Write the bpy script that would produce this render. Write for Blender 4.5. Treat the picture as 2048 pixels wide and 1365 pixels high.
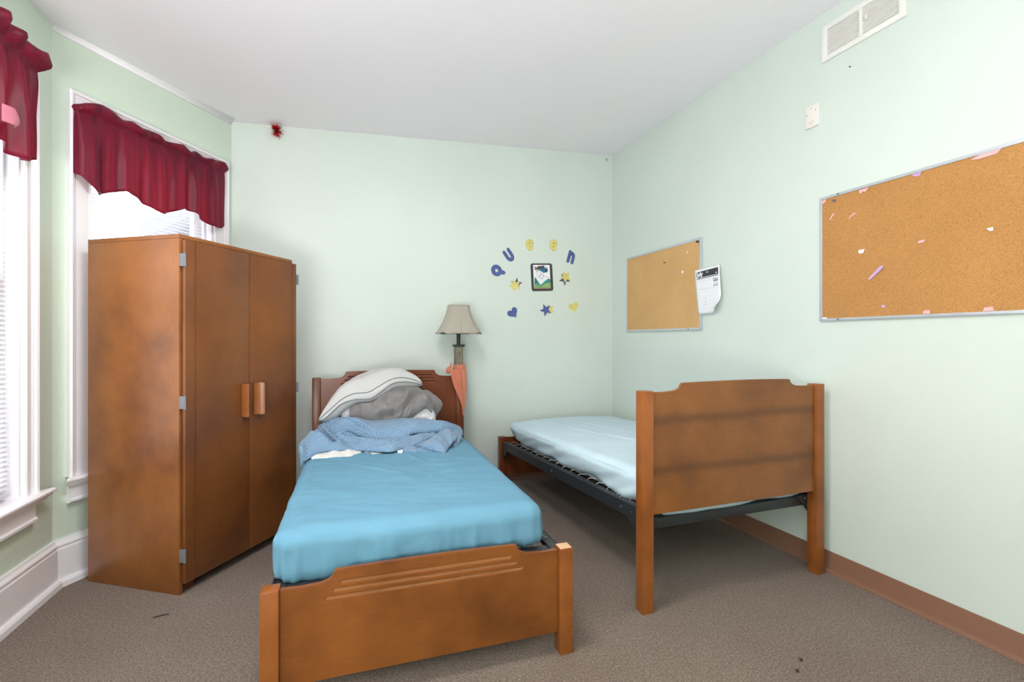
import bpy, bmesh, math, random
from mathutils import Vector, Matrix, noise
random.seed(7)
SC = bpy.context.scene
COL = SC.collection
for o_ in list(bpy.data.objects):
    bpy.data.objects.remove(o_)

# ------------------------------------------------------------------ camera
cam_d = bpy.data.cameras.new('camera')
cam = bpy.data.objects.new('camera', cam_d)
COL.objects.link(cam)
cam.location = (0, 0, 1.2)
cam.rotation_euler = (math.pi / 2, 0, 0)
cam_d.sensor_width = 36
cam_d.lens = 964 / 2048 * 36
cam_d.shift_y = -2.5 / 2048
cam_d.clip_start = 0.02
SC.camera = cam

# ------------------------------------------------------------------ world, added fill lights, exposure
W = bpy.data.worlds.new('overcast_sky')
SC.world = W
W.use_nodes = True
W.node_tree.nodes['Background'].inputs[0].default_value = (0.93, 0.97, 1.0, 1)
W.node_tree.nodes['Background'].inputs[1].default_value = 3.4

def area_light(name, loc, direction, sx, sy, power, color=(1, 1, 1)):
    d = bpy.data.lights.new(name, 'AREA')
    d.shape = 'RECTANGLE'
    d.size, d.size_y = sx, sy
    d.energy = power
    d.color = color
    o = bpy.data.objects.new(name, d)
    COL.objects.link(o)
    o.location = loc
    o.rotation_euler = Vector(direction).to_track_quat('-Z', 'Y').to_euler()
    return o

area_light('upward_fill_light', (-0.55, -1.3, 0.7), (-0.1, 0.16, 1), 1.2, 1.2, 205, (1.0, 0.985, 0.99))  # added fill behind the camera, brightens the room by way of the ceiling
area_light('overhead_fill_light', (-0.55, 1.45, 2.772), (-0.05, 0.12, -1), 0.6, 0.6, 46, (1.0, 0.985, 0.97))  # added fill just under the ceiling, no fixture; brightens bed tops and floor

SC.view_settings.view_transform = 'Standard'
SC.view_settings.look = 'None'
SC.view_settings.gamma = 1
SC.view_settings.use_curve_mapping = False
SC.view_settings.exposure = 0.05
SC.cycles.use_denoising = True
SC.cycles.max_bounces = 10
SC.cycles.diffuse_bounces = 6
SC.cycles.sample_clamp_indirect = 8
SC.cycles.caustics_reflective = False
SC.cycles.caustics_refractive = False

# ------------------------------------------------------------------ materials
def lin(r, g, b):
    def f(c):
        c /= 255
        return c / 12.92 if c <= 0.04045 else ((c + 0.055) / 1.055) ** 2.4
    return (f(r), f(g), f(b), 1)

class NT:
    """small helper around a material's node tree"""
    def __init__(s, name):
        s.m = bpy.data.materials.new(name)
        s.m.use_nodes = True
        s.t = s.m.node_tree
        s.b = s.t.nodes['Principled BSDF']
        s.out = s.t.nodes['Material Output']
    def n(s, kind, **kw):
        nd = s.t.nodes.new('ShaderNode' + kind)
        for k, v in kw.items():
            if k in nd.inputs:
                nd.inputs[k].default_value = v
            else:
                setattr(nd, k, v)
        return nd
    def l(s, a, b):
        s.t.links.new(a, b)
    def coord(s, scale=(1, 1, 1), kind='Object'):
        tc = s.n('TexCoord')
        mp = s.n('Mapping')
        mp.inputs['Scale'].default_value = scale
        s.l(tc.outputs[kind], mp.inputs[0])
        return mp.outputs[0]
    def noise(s, vec, scale, detail=4, rough=0.5):
        nd = s.n('TexNoise')
        nd.inputs['Scale'].default_value = scale
        nd.inputs['Detail'].default_value = detail
        nd.inputs['Roughness'].default_value = rough
        s.l(vec, nd.inputs['Vector'])
        return nd.outputs['Fac']
    def ramp(s, fac, stops):
        nd = s.n('ValToRGB')
        el = nd.color_ramp.elements
        while len(el) < len(stops):
            el.new(0.5)
        for e, (p, c) in zip(el, stops):
            e.position = p
            e.color = c
        s.l(fac, nd.inputs[0])
        return nd.outputs[0]
    def mix(s, fac, a, b, mode='MIX'):
        nd = s.n('Mix', data_type='RGBA', blend_type=mode)
        for sock, v in ((nd.inputs[0], fac), (nd.inputs[6], a), (nd.inputs[7], b)):
            if hasattr(v, 'links') or isinstance(v, bpy.types.NodeSocket):
                s.l(v, sock)
            else:
                sock.default_value = v
        return nd.outputs[2]
    def math(s, op, a, b=0.0):
        nd = s.n('Math', operation=op)
        for sock, v in ((nd.inputs[0], a), (nd.inputs[1], b)):
            if isinstance(v, bpy.types.NodeSocket):
                s.l(v, sock)
            else:
                sock.default_value = v
        return nd.outputs[0]
    def bump(s, h, strength=0.2, dist=0.01):
        nd = s.n('Bump')
        nd.inputs['Strength'].default_value = strength
        nd.inputs['Distance'].default_value = dist
        s.l(h, nd.inputs['Height'])
        s.l(nd.outputs[0], s.b.inputs['Normal'])
    def set(s, **kw):
        for k, v in kw.items():
            i = s.b.inputs[k.replace('_', ' ')]
            if isinstance(v, bpy.types.NodeSocket):
                s.l(v, i)
            else:
                i.default_value = v
        return s.m

def m_plain(name, rgb, rough=0.6, metal=0.0, spec=0.5):
    t = NT(name)
    return t.set(Base_Color=lin(*rgb), Roughness=rough, Metallic=metal, Specular_IOR_Level=spec)

def m_paint(name, rgb, var=0.03, bump=0.06, scale=90, rough=0.55):
    t = NT(name)
    v = t.coord()
    c = lin(*rgb)
    c2 = tuple(x * (1 - var * 2) for x in c[:3]) + (1,)
    big = t.noise(v, 1.3, 3)
    col = t.ramp(big, [(0.3, c2), (0.7, c)])
    t.bump(t.noise(v, scale, 3), bump, 0.004)
    return t.set(Base_Color=col, Roughness=rough)

def m_wood(name, dark, light, grain=(1, 1, 1), blotch=2.5, rough=0.32):
    """stained veneer: fine stretched grain over broad uneven stain"""
    t = NT(name)
    vg = t.coord(grain)
    vb = t.coord((1, 1, 1))
    g = t.noise(vg, 26, 6, 0.6)
    b = t.noise(vb, blotch, 4, 0.55)
    c = t.ramp(b, [(0.3, tuple(q * 0.86 for q in lin(*dark)[:3]) + (1,)), (0.5, tuple((a + q) / 2 for a, q in zip(lin(*dark), lin(*light)))), (0.72, lin(*light))])
    gd = t.ramp(g, [(0.3, (0.72, 0.68, 0.64, 1)), (0.7, (1.08, 1.06, 1.04, 1))])
    c = t.mix(0.42, c, gd, 'MULTIPLY')
    t.bump(g, 0.04, 0.002)
    return t.set(Base_Color=c, Roughness=rough, Coat_Weight=0.12, Coat_Roughness=0.25, Specular_IOR_Level=0.35)

def m_banded(name, dark, light):
    """veneer with two darker boards' joints running along it, like book-matched strips"""
    m = m_wood(name, dark, light, (0.5, 6, 7), 2.6)
    t = NT.__new__(NT)
    t.m, t.t = m, m.node_tree
    t.b = m.node_tree.nodes['Principled BSDF']
    src = t.b.inputs['Base Color'].links[0].from_socket
    tc = t.n('TexCoord')
    sp = t.n('SeparateXYZ')
    t.l(tc.outputs['Object'], sp.inputs[0])
    wob = t.math('MULTIPLY', t.noise(tc.outputs['Object'], 3, 3), 0.05)
    z = t.math('ADD', sp.outputs[2], wob)
    k = None
    for c in (0.868, 0.640):
        d = t.math('DIVIDE', t.math('SUBTRACT', z, c), 0.022)
        g = t.math('EXPONENT', t.math('MULTIPLY', t.math('MULTIPLY', d, d), -1.0))
        k = g if k is None else t.math('ADD', k, g)
    col = t.mix(t.math('MULTIPLY', k, 0.55), src, lin(72, 44, 26))
    t.l(col, t.b.inputs['Base Color'])
    return m

def m_carpet(name):
    t = NT(name)
    v = t.coord()
    a = t.noise(v, 185, 2, 0.75)
    b = t.noise(v, 85, 3, 0.7)
    c = t.noise(v, 2.2, 4, 0.6)
    col = t.ramp(a, [(0.25, lin(84, 70, 60)), (0.48, lin(140, 124, 111)), (0.62, lin(164, 151, 140)), (0.8, lin(206, 192, 178))])
    col = t.mix(0.7, col, t.ramp(b, [(0.3, lin(150, 138, 128)), (0.7, lin(255, 250, 244))]), 'MULTIPLY')
    col = t.mix(0.5, col, t.ramp(c, [(0.3, lin(214, 206, 198)), (0.7, lin(255, 255, 255))]), 'MULTIPLY')
    h = t.math('ADD', a, t.math('MULTIPLY', b, 0.9))
    t.bump(h, 0.75, 0.009)
    return t.set(Base_Color=col, Roughness=0.95, Specular_IOR_Level=0.1, Sheen_Weight=0.15)

def m_fabric(name, rgb, var=0.12, weave=420, bump=0.1, rough=0.85, sheen=0.2, trans=0.0, fold=0.0):
    t = NT(name)
    v = t.coord()
    c = lin(*rgb)
    c2 = tuple(x * (1 - var * 2) for x in c[:3]) + (1,)
    col = t.ramp(t.noise(v, 5, 4, 0.6), [(0.3, c2), (0.7, c)])
    h = t.noise(v, weave, 2)
    if fold:
        h = t.math('ADD', t.math('MULTIPLY', h, 0.15), t.math('MULTIPLY', t.noise(v, fold, 5, 0.6), 1.0))
    t.bump(h, bump, 0.006)
    t.set(Base_Color=col, Roughness=rough, Sheen_Weight=sheen, Specular_IOR_Level=0.25)
    if trans:
        tr = t.n('BsdfTranslucent')
        t.l(col, tr.inputs[0])
        mx = t.n('MixShader')
        mx.inputs[0].default_value = trans
        t.l(t.b.outputs[0], mx.inputs[1])
        t.l(tr.outputs[0], mx.inputs[2])
        t.l(mx.outputs[0], t.out.inputs[0])
    return t.m

def m_glass(name):
    t = NT(name)
    tr = t.n('BsdfTransparent')
    gl = t.n('BsdfGlossy')
    gl.inputs['Roughness'].default_value = 0.02
    fr = t.n('LayerWeight')
    f5 = t.math('ADD', t.math('MULTIPLY', t.math('POWER', fr.outputs['Facing'], 5.0), 0.6), 0.025)
    mx = t.n('MixShader')
    t.l(f5, mx.inputs[0])
    t.l(tr.outputs[0], mx.inputs[1])
    t.l(gl.outputs[0], mx.inputs[2])
    t.l(mx.outputs[0], t.out.inputs[0])
    return t.m

def m_cork(name, rgb, coarse):
    t = NT(name)
    v = t.coord()
    a = t.noise(v, coarse, 4, 0.75)
    b = t.noise(v, 4, 3)
    d = tuple(x * 0.55 for x in lin(*rgb)[:3]) + (1,)
    li = tuple(min(1, x * 1.22) for x in lin(*rgb)[:3]) + (1,)
    col = t.ramp(a, [(0.28, d), (0.46, lin(*rgb)), (0.7, li)])
    col = t.mix(0.35, col, t.ramp(b, [(0.35, (0.8, 0.78, 0.74, 1)), (0.65, (1, 1, 1, 1))]), 'MULTIPLY')
    t.bump(a, 0.25, 0.003)
    return t.set(Base_Color=col, Roughness=0.9, Specular_IOR_Level=0.15)

def m_quilt(name, base, stitch):
    """quilted coverlet: spiral stitching lines that stand a little proud"""
    t = NT(name)
    uv = t.coord((1, 1, 1), 'UV')
    nz = t.n('TexNoise')
    nz.inputs['Scale'].default_value = 9
    t.l(uv, nz.inputs['Vector'])
    off = t.n('VectorMath', operation='MULTIPLY_ADD')
    off.inputs[1].default_value = (0.03, 0.03, 0)
    t.l(nz.outputs['Color'], off.inputs[0])
    t.l(uv, off.inputs[2])
    vo = t.n('TexVoronoi', voronoi_dimensions='2D', feature='F1')
    vo.inputs['Scale'].default_value = 11.5
    t.l(off.outputs[0], vo.inputs['Vector'])
    sub = t.n('VectorMath', operation='SUBTRACT')
    t.l(off.outputs[0], sub.inputs[0])
    t.l(vo.outputs['Position'], sub.inputs[1])
    sp = t.n('SeparateXYZ')
    t.l(sub.outputs[0], sp.inputs[0])
    ang = t.math('ARCTAN2', sp.outputs[1], sp.outputs[0])
    r = t.math('MULTIPLY', vo.outputs['Distance'], 34.0)
    wv = t.math('SINE', t.math('ADD', r, ang))
    line = t.ramp(wv, [(0.62, (0, 0, 0, 1)), (0.95, (1, 1, 1, 1))])
    bl = t.noise(uv, 7, 3)
    c = lin(*base)
    colb = t.ramp(bl, [(0.3, tuple(x * 0.82 for x in c[:3]) + (1,)), (0.7, c)])
    col = t.mix(t.math('MULTIPLY', line, 0.22), colb, lin(*stitch))
    t.bump(wv, 0.32, 0.004)
    return t.set(Base_Color=col, Roughness=0.85, Sheen_Weight=0.2, Specular_IOR_Level=0.2)

def m_satin(name):
    """burgundy satin that lets some window light through"""
    t = NT(name)
    g = t.noise(t.coord((60, 60, 1.2)), 3, 4, 0.6)
    g2 = t.noise(t.coord((16, 16, 0.9)), 1.6, 2, 0.5)
    col = t.ramp(g, [(0.3, lin(100, 22, 48)), (0.7, lin(152, 32, 66))])
    col = t.mix(t.ramp(g2, [(0.36, (0.75, 0.75, 0.75, 1)), (0.52, (0, 0, 0, 1))]), col, lin(72, 24, 50))  # streaks put the satin's sheen into the colour
    t.set(Base_Color=col, Roughness=0.42, Sheen_Weight=0.12, Specular_IOR_Level=0.4)
    t.b.inputs['Sheen Tint'].default_value = lin(200, 150, 180)
    tr = t.n('BsdfTranslucent')
    tr.inputs[0].default_value = lin(214, 28, 78)
    mx = t.n('MixShader')
    mx.inputs[0].default_value = 0.42
    t.l(t.b.outputs[0], mx.inputs[1])
    t.l(tr.outputs[0], mx.inputs[2])
    t.l(mx.outputs[0], t.out.inputs[0])
    return t.m

M = {
    'wall': m_paint('mint_wall_paint', (211, 220, 213)),
    'bay': m_paint('mint_wall_paint_bay', (209, 223, 208), bump=0.15, scale=60),
    'ceil': m_paint('white_ceiling_paint', (243, 239, 245), var=0.01),
    'trim': m_paint('white_gloss_paint', (240, 238, 242), var=0.02, bump=0.05, scale=40, rough=0.35),
    'carpet': m_carpet('brown_flecked_carpet'),
    'vinyl': m_plain('brown_vinyl', (132, 94, 75), 0.45),
    'glass': m_glass('window_glass'),
    'blind': m_fabric('white_blind_slat', (240, 240, 244), 0.0, bump=0.0, rough=0.5, sheen=0, trans=0.35),
    'satin': m_satin('burgundy_satin'),
    'pink': m_fabric('lit_satin_pink', (226, 140, 160), 0.05, trans=0.3),  # burgundy satin in strong light, painted as pink
    'wood_side': m_wood('lit_stained_veneer_upright', (114, 66, 32), (162, 102, 52), (7, 7, 0.5), 2.2),  # wardrobe sides; window light on them is put into the lighter colour
    'wood_door': m_wood('brown_stained_veneer_upright', (94, 52, 27), (132, 80, 40), (7, 7, 0.5), 2.0),
    'wood_h': m_wood('orange_stained_veneer_level', (104, 57, 24), (146, 86, 37), (0.5, 6, 7), 3.2),
    'wood_v': m_wood('orange_stained_veneer_post', (124, 68, 28), (160, 94, 44), (7, 7, 0.6), 3.5),
    'wood_hd': m_wood('red_brown_veneer_level', (92, 44, 20), (122, 62, 30), (0.5, 6, 7), 3.0),
    'wood_vd': m_wood('red_brown_veneer_post', (92, 44, 20), (120, 60, 30), (7, 7, 0.6), 3.0),
    'wood_band': m_banded('banded_veneer_level', (116, 70, 33), (146, 92, 46)),
    'raw': m_plain('worn_bare_wood', (206, 164, 128), 0.6),
    'groove': m_wood('groove_wood', (134, 82, 42), (164, 106, 58), (0.5, 6, 7), 3.0),
    'groove_hd': m_wood('dark_groove_wood', (86, 42, 20), (116, 60, 30), (0.5, 6, 7), 3.0),
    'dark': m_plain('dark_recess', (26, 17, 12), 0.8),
    'steel': m_plain('dull_steel', (122, 124, 130), 0.5, 0.35),
    'black': m_plain('black_enamel', (38, 41, 44), 0.45),
    'wire': m_plain('steel_wire', (168, 164, 156), 0.4, 0.6),
    'alu': m_plain('aluminium_edge', (205, 209, 216), 0.35, 0.55),
    'sheet': m_fabric('blue_cotton_sheet', (101, 147, 170), 0.05, bump=0.16, fold=14, sheen=0.0),
    'pale': m_fabric('pale_blue_cotton_sheet', (196, 217, 228), 0.03, bump=0.12, fold=12, sheen=0.0),
    'tick': m_fabric('mattress_ticking', (214, 214, 210), 0.05),
    'quilt': m_quilt('blue_quilted_cotton', (113, 143, 171), (206, 220, 230)),
    'lining': m_fabric('white_quilt_lining', (216, 213, 210), 0.04, bump=0.4, fold=55),
    'grey': m_fabric('grey_plush', (136, 131, 131), 0.2, weave=300, bump=0.3, sheen=0.25, fold=9),
    'fleece': m_fabric('white_fleece', (214, 212, 212), 0.06, weave=240, bump=0.6, fold=60),
    'pillow': m_fabric('white_striped_cotton', (190, 189, 189), 0.03, bump=0.15, fold=20),
    'pipe': m_plain('grey_piping', (96, 96, 98), 0.7),
    'scarf': m_fabric('terracotta_jersey', (198, 118, 92), 0.05, weave=600, bump=0.15, fold=14),
    'shade': m_fabric('grey_beige_linen', (176, 170, 156), 0.05, weave=500, bump=0.25, trans=0.1),
    'seam': m_plain('shade_seam', (140, 134, 120), 0.8),
    'iron': m_plain('blackened_metal', (34, 38, 38), 0.4, 0.3),
    'cork1': m_cork('fine_cork', (206, 164, 112), 240),
    'cork2': m_cork('coarse_cork', (182, 132, 80), 190),
    'paper': m_plain('white_paper', (236, 236, 240), 0.7),
    'pinkp': m_plain('pink_paper', (230, 176, 178), 0.7),
    'lilac': m_plain('lilac_paper', (196, 160, 200), 0.7),
    'ink': m_plain('black_ink', (52, 54, 62), 0.7),
    'inkgrey': m_plain('grey_ink', (150, 152, 158), 0.7),
    'inkpale': m_plain('pale_grey_ink', (212, 212, 216), 0.7),
    'blue': m_fabric('blue_glitter_paper', (88, 102, 160), 0.15, weave=900, bump=0.2, rough=0.6),
    'yellow': m_fabric('yellow_glitter_paper', (226, 212, 128), 0.1, weave=900, bump=0.2, rough=0.6),
    'navy': m_plain('slate_blue_paper', (78, 88, 116), 0.7),
    'card': m_plain('charcoal_card', (66, 64, 68), 0.7),
    'hair': m_plain('dark_brown_crayon', (66, 48, 40), 0.8),
    'wrap': m_fabric('blue_crayon', (52, 136, 190), 0.25, bump=0.0),
    'teal': m_fabric('teal_green_crayon', (70, 158, 150), 0.35, bump=0.0),
    'lime': m_fabric('lime_crayon', (150, 182, 110), 0.3, bump=0.0),
    'pencil': m_plain('pencil_line', (128, 118, 122), 0.8),
    'ochre': m_plain('ochre_crayon', (214, 170, 100), 0.8),
    'vent': m_plain('vent_white_enamel', (232, 230, 226), 0.45),
    'ventback': m_plain('vent_shadowed_back', (226, 224, 220), 0.7),
    'plate': m_plain('ivory_plastic', (228, 222, 216), 0.4),
    'tinsel': m_plain('red_foil', (214, 24, 40), 0.35, 0.1),
    'tinseld': m_plain('dark_red_foil', (110, 24, 30), 0.3, 0.3),
    'lint': m_plain('dark_lint', (52, 46, 42), 0.9),
    'fluff': m_plain('pale_lint', (216, 208, 186), 0.9),
    'siding': m_plain('neighbour_siding', (192, 192, 200), 0.8),
    'roofing': m_plain('neighbour_roof', (150, 150, 158), 0.9),
    'leaf': m_fabric('leaf_green', (120, 150, 80), 0.3, bump=0),
    'ground': m_plain('garden_ground', (150, 160, 130), 0.9),
}
def stone(name):
    t = NT(name)
    v = t.coord()
    a = t.noise(v, 70, 5, 0.7)
    col = t.ramp(a, [(0.3, lin(74, 70, 58)), (0.55, lin(120, 114, 98)), (0.75, lin(168, 162, 142))])
    t.bump(a, 0.5, 0.004)
    return t.set(Base_Color=col, Roughness=0.5)
M['stone'] = stone('carved_stone')

# ------------------------------------------------------------------ mesh helpers
I4 = Matrix.Identity(4)
def frame(origin, ang):
    return Matrix.Translation(Vector(origin)) @ Matrix.Rotation(ang, 4, 'Z')

def link(name, me, mat, parent=None, mw=None, smooth=None, kind=None):
    """one mesh object; geometry is in the local space of the parent (or of mw)"""
    if smooth is not None:
        for p in me.polygons:
            p.use_smooth = True
        if smooth < 3.1:
            me.set_sharp_from_angle(angle=smooth)
    if mat is not None and not me.materials:
        me.materials.append(M[mat] if isinstance(mat, str) else mat)
    o = bpy.data.objects.new(name, me)
    COL.objects.link(o)
    if parent is not None:
        o.parent = parent
    if mw is not None:
        o.matrix_world = mw
    if kind:
        o['kind'] = kind
    return o

def from_bm(bm, name):
    me = bpy.data.meshes.new(name)
    bm.normal_update()
    bm.to_mesh(me)
    bm.free()
    return me

def empty(name, mw, label, cat, group=None):
    o = bpy.data.objects.new(name, None)
    o.empty_display_size = 0.05
    COL.objects.link(o)
    o.matrix_world = mw
    tag(o, label, cat, group)
    return o

def tag(o, label, cat, group=None):
    o['label'] = label
    o['category'] = cat
    if group:
        o['group'] = group
    return o

def bm_box(bm, x0, x1, y0, y1, z0, z1, bev=0.0, seg=2):
    r = bmesh.ops.create_cube(bm, size=1)
    vs = r['verts']
    for v in vs:
        v.co = Vector((x0 + (v.co.x + .5) * (x1 - x0), y0 + (v.co.y + .5) * (y1 - y0), z0 + (v.co.z + .5) * (z1 - z0)))
    if bev:
        es = list({e for v in vs for e in v.link_edges})
        bmesh.ops.bevel(bm, geom=es, offset=bev, segments=seg, affect='EDGES', profile=0.6)
    return bm

def box(name, mat, x0, x1, y0, y1, z0, z1, bev=0.003, parent=None, mw=None, kind=None, seg=2):
    bm = bmesh.new()
    bm_box(bm, x0, x1, y0, y1, z0, z1, bev, seg)
    return link(name, from_bm(bm, name), mat, parent, mw, 0.6 if bev else None, kind)

def bm_prism(bm, pts, fn0, fn1):
    """closed outline pts (2-D) swept between two maps of the plane"""
    a = [bm.verts.new(fn0(*p)) for p in pts]
    b = [bm.verts.new(fn1(*p)) for p in pts]
    n = len(pts)
    bm.faces.new(a)
    bm.faces.new(list(reversed(b)))
    for i in range(n):
        j = (i + 1) % n
        bm.faces.new((a[j], a[i], b[i], b[j]))
    bmesh.ops.recalc_face_normals(bm, faces=bm.faces[:])

def prism(name, mat, pts, fn0, fn1, parent=None, mw=None, kind=None, bev=0.0, smooth=0.6):
    bm = bmesh.new()
    bm_prism(bm, pts, fn0, fn1)
    if bev:
        bmesh.ops.bevel(bm, geom=[e for e in bm.edges if e.calc_face_angle(0) > 0.5], offset=bev, segments=2, affect='EDGES')
    return link(name, from_bm(bm, name), mat, parent, mw, smooth, kind)

def bm_grid(bm, rows, closed=False, uv=None):
    g = [[bm.verts.new(p) for p in r] for r in rows]
    fs = []
    for i in range(len(g) - 1):
        m = len(g[i])
        for j in range(m if closed else m - 1):
            k = (j + 1) % m
            try:
                f = bm.faces.new((g[i][j], g[i][k], g[i + 1][k], g[i + 1][j]))
                fs.append((f, i, j))
            except ValueError:
                pass
    return g, fs

def bm_tube(bm, pts, rad, seg=8, cap=True, flat=None):
    pts = [Vector(p) for p in pts]
    rows = []
    up = Vector((0, 0, 1))
    for i, p in enumerate(pts):
        d = (pts[min(i + 1, len(pts) - 1)] - pts[max(i - 1, 0)]).normalized()
        a = d.cross(up)
        if a.length < 1e-3:
            a = d.cross(Vector((1, 0, 0)))
        a.normalize()
        b = d.cross(a)
        r = rad[i] if isinstance(rad, (list, tuple)) else rad
        rows.append([p + a * r * math.cos(t * 2 * math.pi / seg) + b * r * math.sin(t * 2 * math.pi / seg) for t in range(seg)])
    g, _ = bm_grid(bm, rows, True)
    if cap:
        bm.faces.new(g[0])
        bm.faces.new(list(reversed(g[-1])))

def tube(name, mat, pts, rad, seg=8, parent=None, mw=None):
    bm = bmesh.new()
    bm_tube(bm, pts, rad, seg)
    bmesh.ops.recalc_face_normals(bm, faces=bm.faces[:])
    return link(name, from_bm(bm, name), mat, parent, mw, 1.0)

def cr(pts, n):
    """Catmull-Rom resample to n points, by chord length"""
    P = [Vector(p) for p in pts]
    d = [0]
    for a, b in zip(P, P[1:]):
        d.append(d[-1] + max((b - a).length, 1e-6))
    out = []
    for i in range(n):
        t = d[-1] * i / (n - 1)
        k = 0
        while k < len(P) - 2 and d[k + 1] < t:
            k += 1
        u = (t - d[k]) / (d[k + 1] - d[k])
        p1, p2 = P[k], P[k + 1]
        p0 = P[k - 1] if k else p1 * 2 - p2
        p3 = P[k + 2] if k + 2 < len(P) else p2 * 2 - p1
        out.append(0.5 * ((2 * p1) + (p2 - p0) * u + (2 * p0 - 5 * p1 + 4 * p2 - p3) * u * u + (3 * p1 - p0 - 3 * p2 + p3) * u ** 3))
    return out

def boolean_cut(obj, cutter_me):
    c = bpy.data.objects.new('cutter', cutter_me)
    COL.objects.link(c)
    c.matrix_world = obj.matrix_world
    md = obj.modifiers.new('cut', 'BOOLEAN')
    md.operation = 'DIFFERENCE'
    md.object = c
    md.solver = 'EXACT'
    md.material_mode = 'TRANSFER'
    bpy.context.view_layer.update()
    ev = obj.evaluated_get(bpy.context.evaluated_depsgraph_get())
    me = bpy.data.meshes.new_from_object(ev)
    obj.modifiers.clear()
    obj.data = me
    bpy.data.objects.remove(c)

def copy_tree(o, mw=None, parent=None, label=None):
    c = o.copy()
    COL.objects.link(c)
    if parent is not None:
        c.parent = parent
    if mw is not None:
        c.matrix_world = mw
    if label:
        c['label'] = label
    for ch in list(o.children):
        copy_tree(ch, None, c)
    return c

# ------------------------------------------------------------------ room shell
TR, TA = 0.345, 0.33
CORNER = Vector((0.935, 4.484, 0))                 # back wall meets right wall
D_R = Vector((math.sin(TR), -math.cos(TR), 0))      # right wall, towards the viewer
D_B = Vector((-math.cos(TR), -math.sin(TR), 0))     # back wall, towards the bay
BAY_BACK = Vector((-1.997, 3.431, 0))
BAY_LEFT = Vector((-2.222, 2.33, 0))
D_BAY = (BAY_BACK - BAY_LEFT).normalized()
D_A = Vector((math.sin(TA), -math.cos(TA), 0))
RIGHT_END = CORNER + D_R * 6.3
LEFT_END = BAY_LEFT + D_A * 4.35

def wall_frame(origin, rdir, inside):
    """x = viewer's left along the wall, y = out of the wall into the room"""
    x = -Vector(rdir).normalized()
    y = Vector((0, 0, 1)).cross(x)
    assert y.dot(Vector(inside) - Vector(origin)) > 0
    m = Matrix((x, y, Vector((0, 0, 1)))).transposed().to_4x4()
    return Matrix.Translation(origin) @ m

INSIDE = Vector((0, 1.5, 0))
F_R = wall_frame(CORNER, D_R, INSIDE)
F_B = wall_frame(CORNER, -D_B, INSIDE)
F_BAY = wall_frame(BAY_LEFT, D_BAY, INSIDE)
F_A = wall_frame(BAY_LEFT, -D_A, INSIDE)
F_F = wall_frame(RIGHT_END, (LEFT_END - RIGHT_END), INSIDE)

def P(r, z, d=0.0):
    return Vector((-r, d, z))

def wbox(name, mat, r0, r1, z0, z1, d0, d1, bev=0.002, parent=None, mw=None, kind=None):
    return box(name, mat, -r1, -r0, d0, d1, z0, z1, bev, parent, mw, kind)

def ceil_z(p):
    return 2.92 - 0.054 * max(0.0, (Vector(p) - CORNER).dot(D_B))

def wall(name, mat, fr, r0, r1, z1, holes=(), th=0.15):
    rs = sorted({r0, r1, *[h[0] for h in holes], *[h[1] for h in holes]})
    zs = sorted({0.0, z1, *[h[2] for h in holes], *[h[3] for h in holes]})
    bm = bmesh.new()
    def q(a, b, c, d):
        bm.faces.new([bm.verts.new(P(*p)) for p in (a, b, c, d)])
    solid = lambda i, j: 0 <= i < len(rs) - 1 and 0 <= j < len(zs) - 1 and not any(
        h[0] <= (rs[i] + rs[i + 1]) / 2 <= h[1] and h[2] <= (zs[j] + zs[j + 1]) / 2 <= h[3] for h in holes)
    for i in range(len(rs) - 1):
        for j in range(len(zs) - 1):
            if not solid(i, j):
                continue
            a, b, c, d = rs[i], rs[i + 1], zs[j], zs[j + 1]
            q((a, c, 0), (b, c, 0), (b, d, 0), (a, d, 0))
            q((b, c, -th), (a, c, -th), (a, d, -th), (b, d, -th))
            if not solid(i - 1, j): q((a, c, -th), (a, c, 0), (a, d, 0), (a, d, -th))
            if not solid(i + 1, j): q((b, c, 0), (b, c, -th), (b, d, -th), (b, d, 0))
            if not solid(i, j - 1): q((b, c, -th), (b, c, 0), (a, c, 0), (a, c, -th))
            if not solid(i, j + 1): q((a, d, 0), (b, d, 0), (b, d, -th), (a, d, -th))
    bmesh.ops.remove_doubles(bm, verts=bm.verts[:], dist=1e-4)
    bmesh.ops.recalc_face_normals(bm, faces=bm.faces[:])
    return link(name, from_bm(bm, name), mat, None, fr, None, 'structure')

LA, LF = 4.35, (LEFT_END - RIGHT_END).length
WB = (0.165, 0.96, 0.505, 2.335)                 # window in the bay wall: r0, r1, z0, z1
WA1 = (-1.20, -0.24, 0.495, 2.36)                # two left-wall windows; the second, out of view, added for daylight
WA2 = (-2.80, -1.84, 0.495, 2.36)
wall('wall_right', 'wall', F_R, -0.15, 6.45, 3.0)
wall('wall_back', 'wall', F_B, -3.30, 0.15, 3.0)
wall('wall_bay', 'bay', F_BAY, -0.02, (BAY_BACK - BAY_LEFT).length + 0.03, 2.78, [WB])
wall('wall_left', 'bay', F_A, -LA - 0.1, 0.02, 2.78, [WA1, WA2])
wall('wall_front', 'wall', F_F, -0.1, LF + 0.1, 3.0)

ring = [CORNER, BAY_BACK, BAY_LEFT, LEFT_END, RIGHT_END]
cen = sum(ring, Vector()) / 5
out_ring = [p + (p - cen).normalized() * 0.2 for p in ring]
bm = bmesh.new()
bm_prism(bm, [(p.x, p.y) for p in out_ring], lambda x, y: Vector((x, y, 0)), lambda x, y: Vector((x, y, -0.15)))
link('floor', from_bm(bm, 'floor'), 'carpet', kind='structure')
bm = bmesh.new()
bm_prism(bm, [(p.x, p.y) for p in out_ring], lambda x, y: Vector((x, y, ceil_z((x, y, 0)))), lambda x, y: Vector((x, y, ceil_z((x, y, 0)) + 0.15)))
link('ceiling', from_bm(bm, 'ceiling'), 'ceil', kind='structure')

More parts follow.
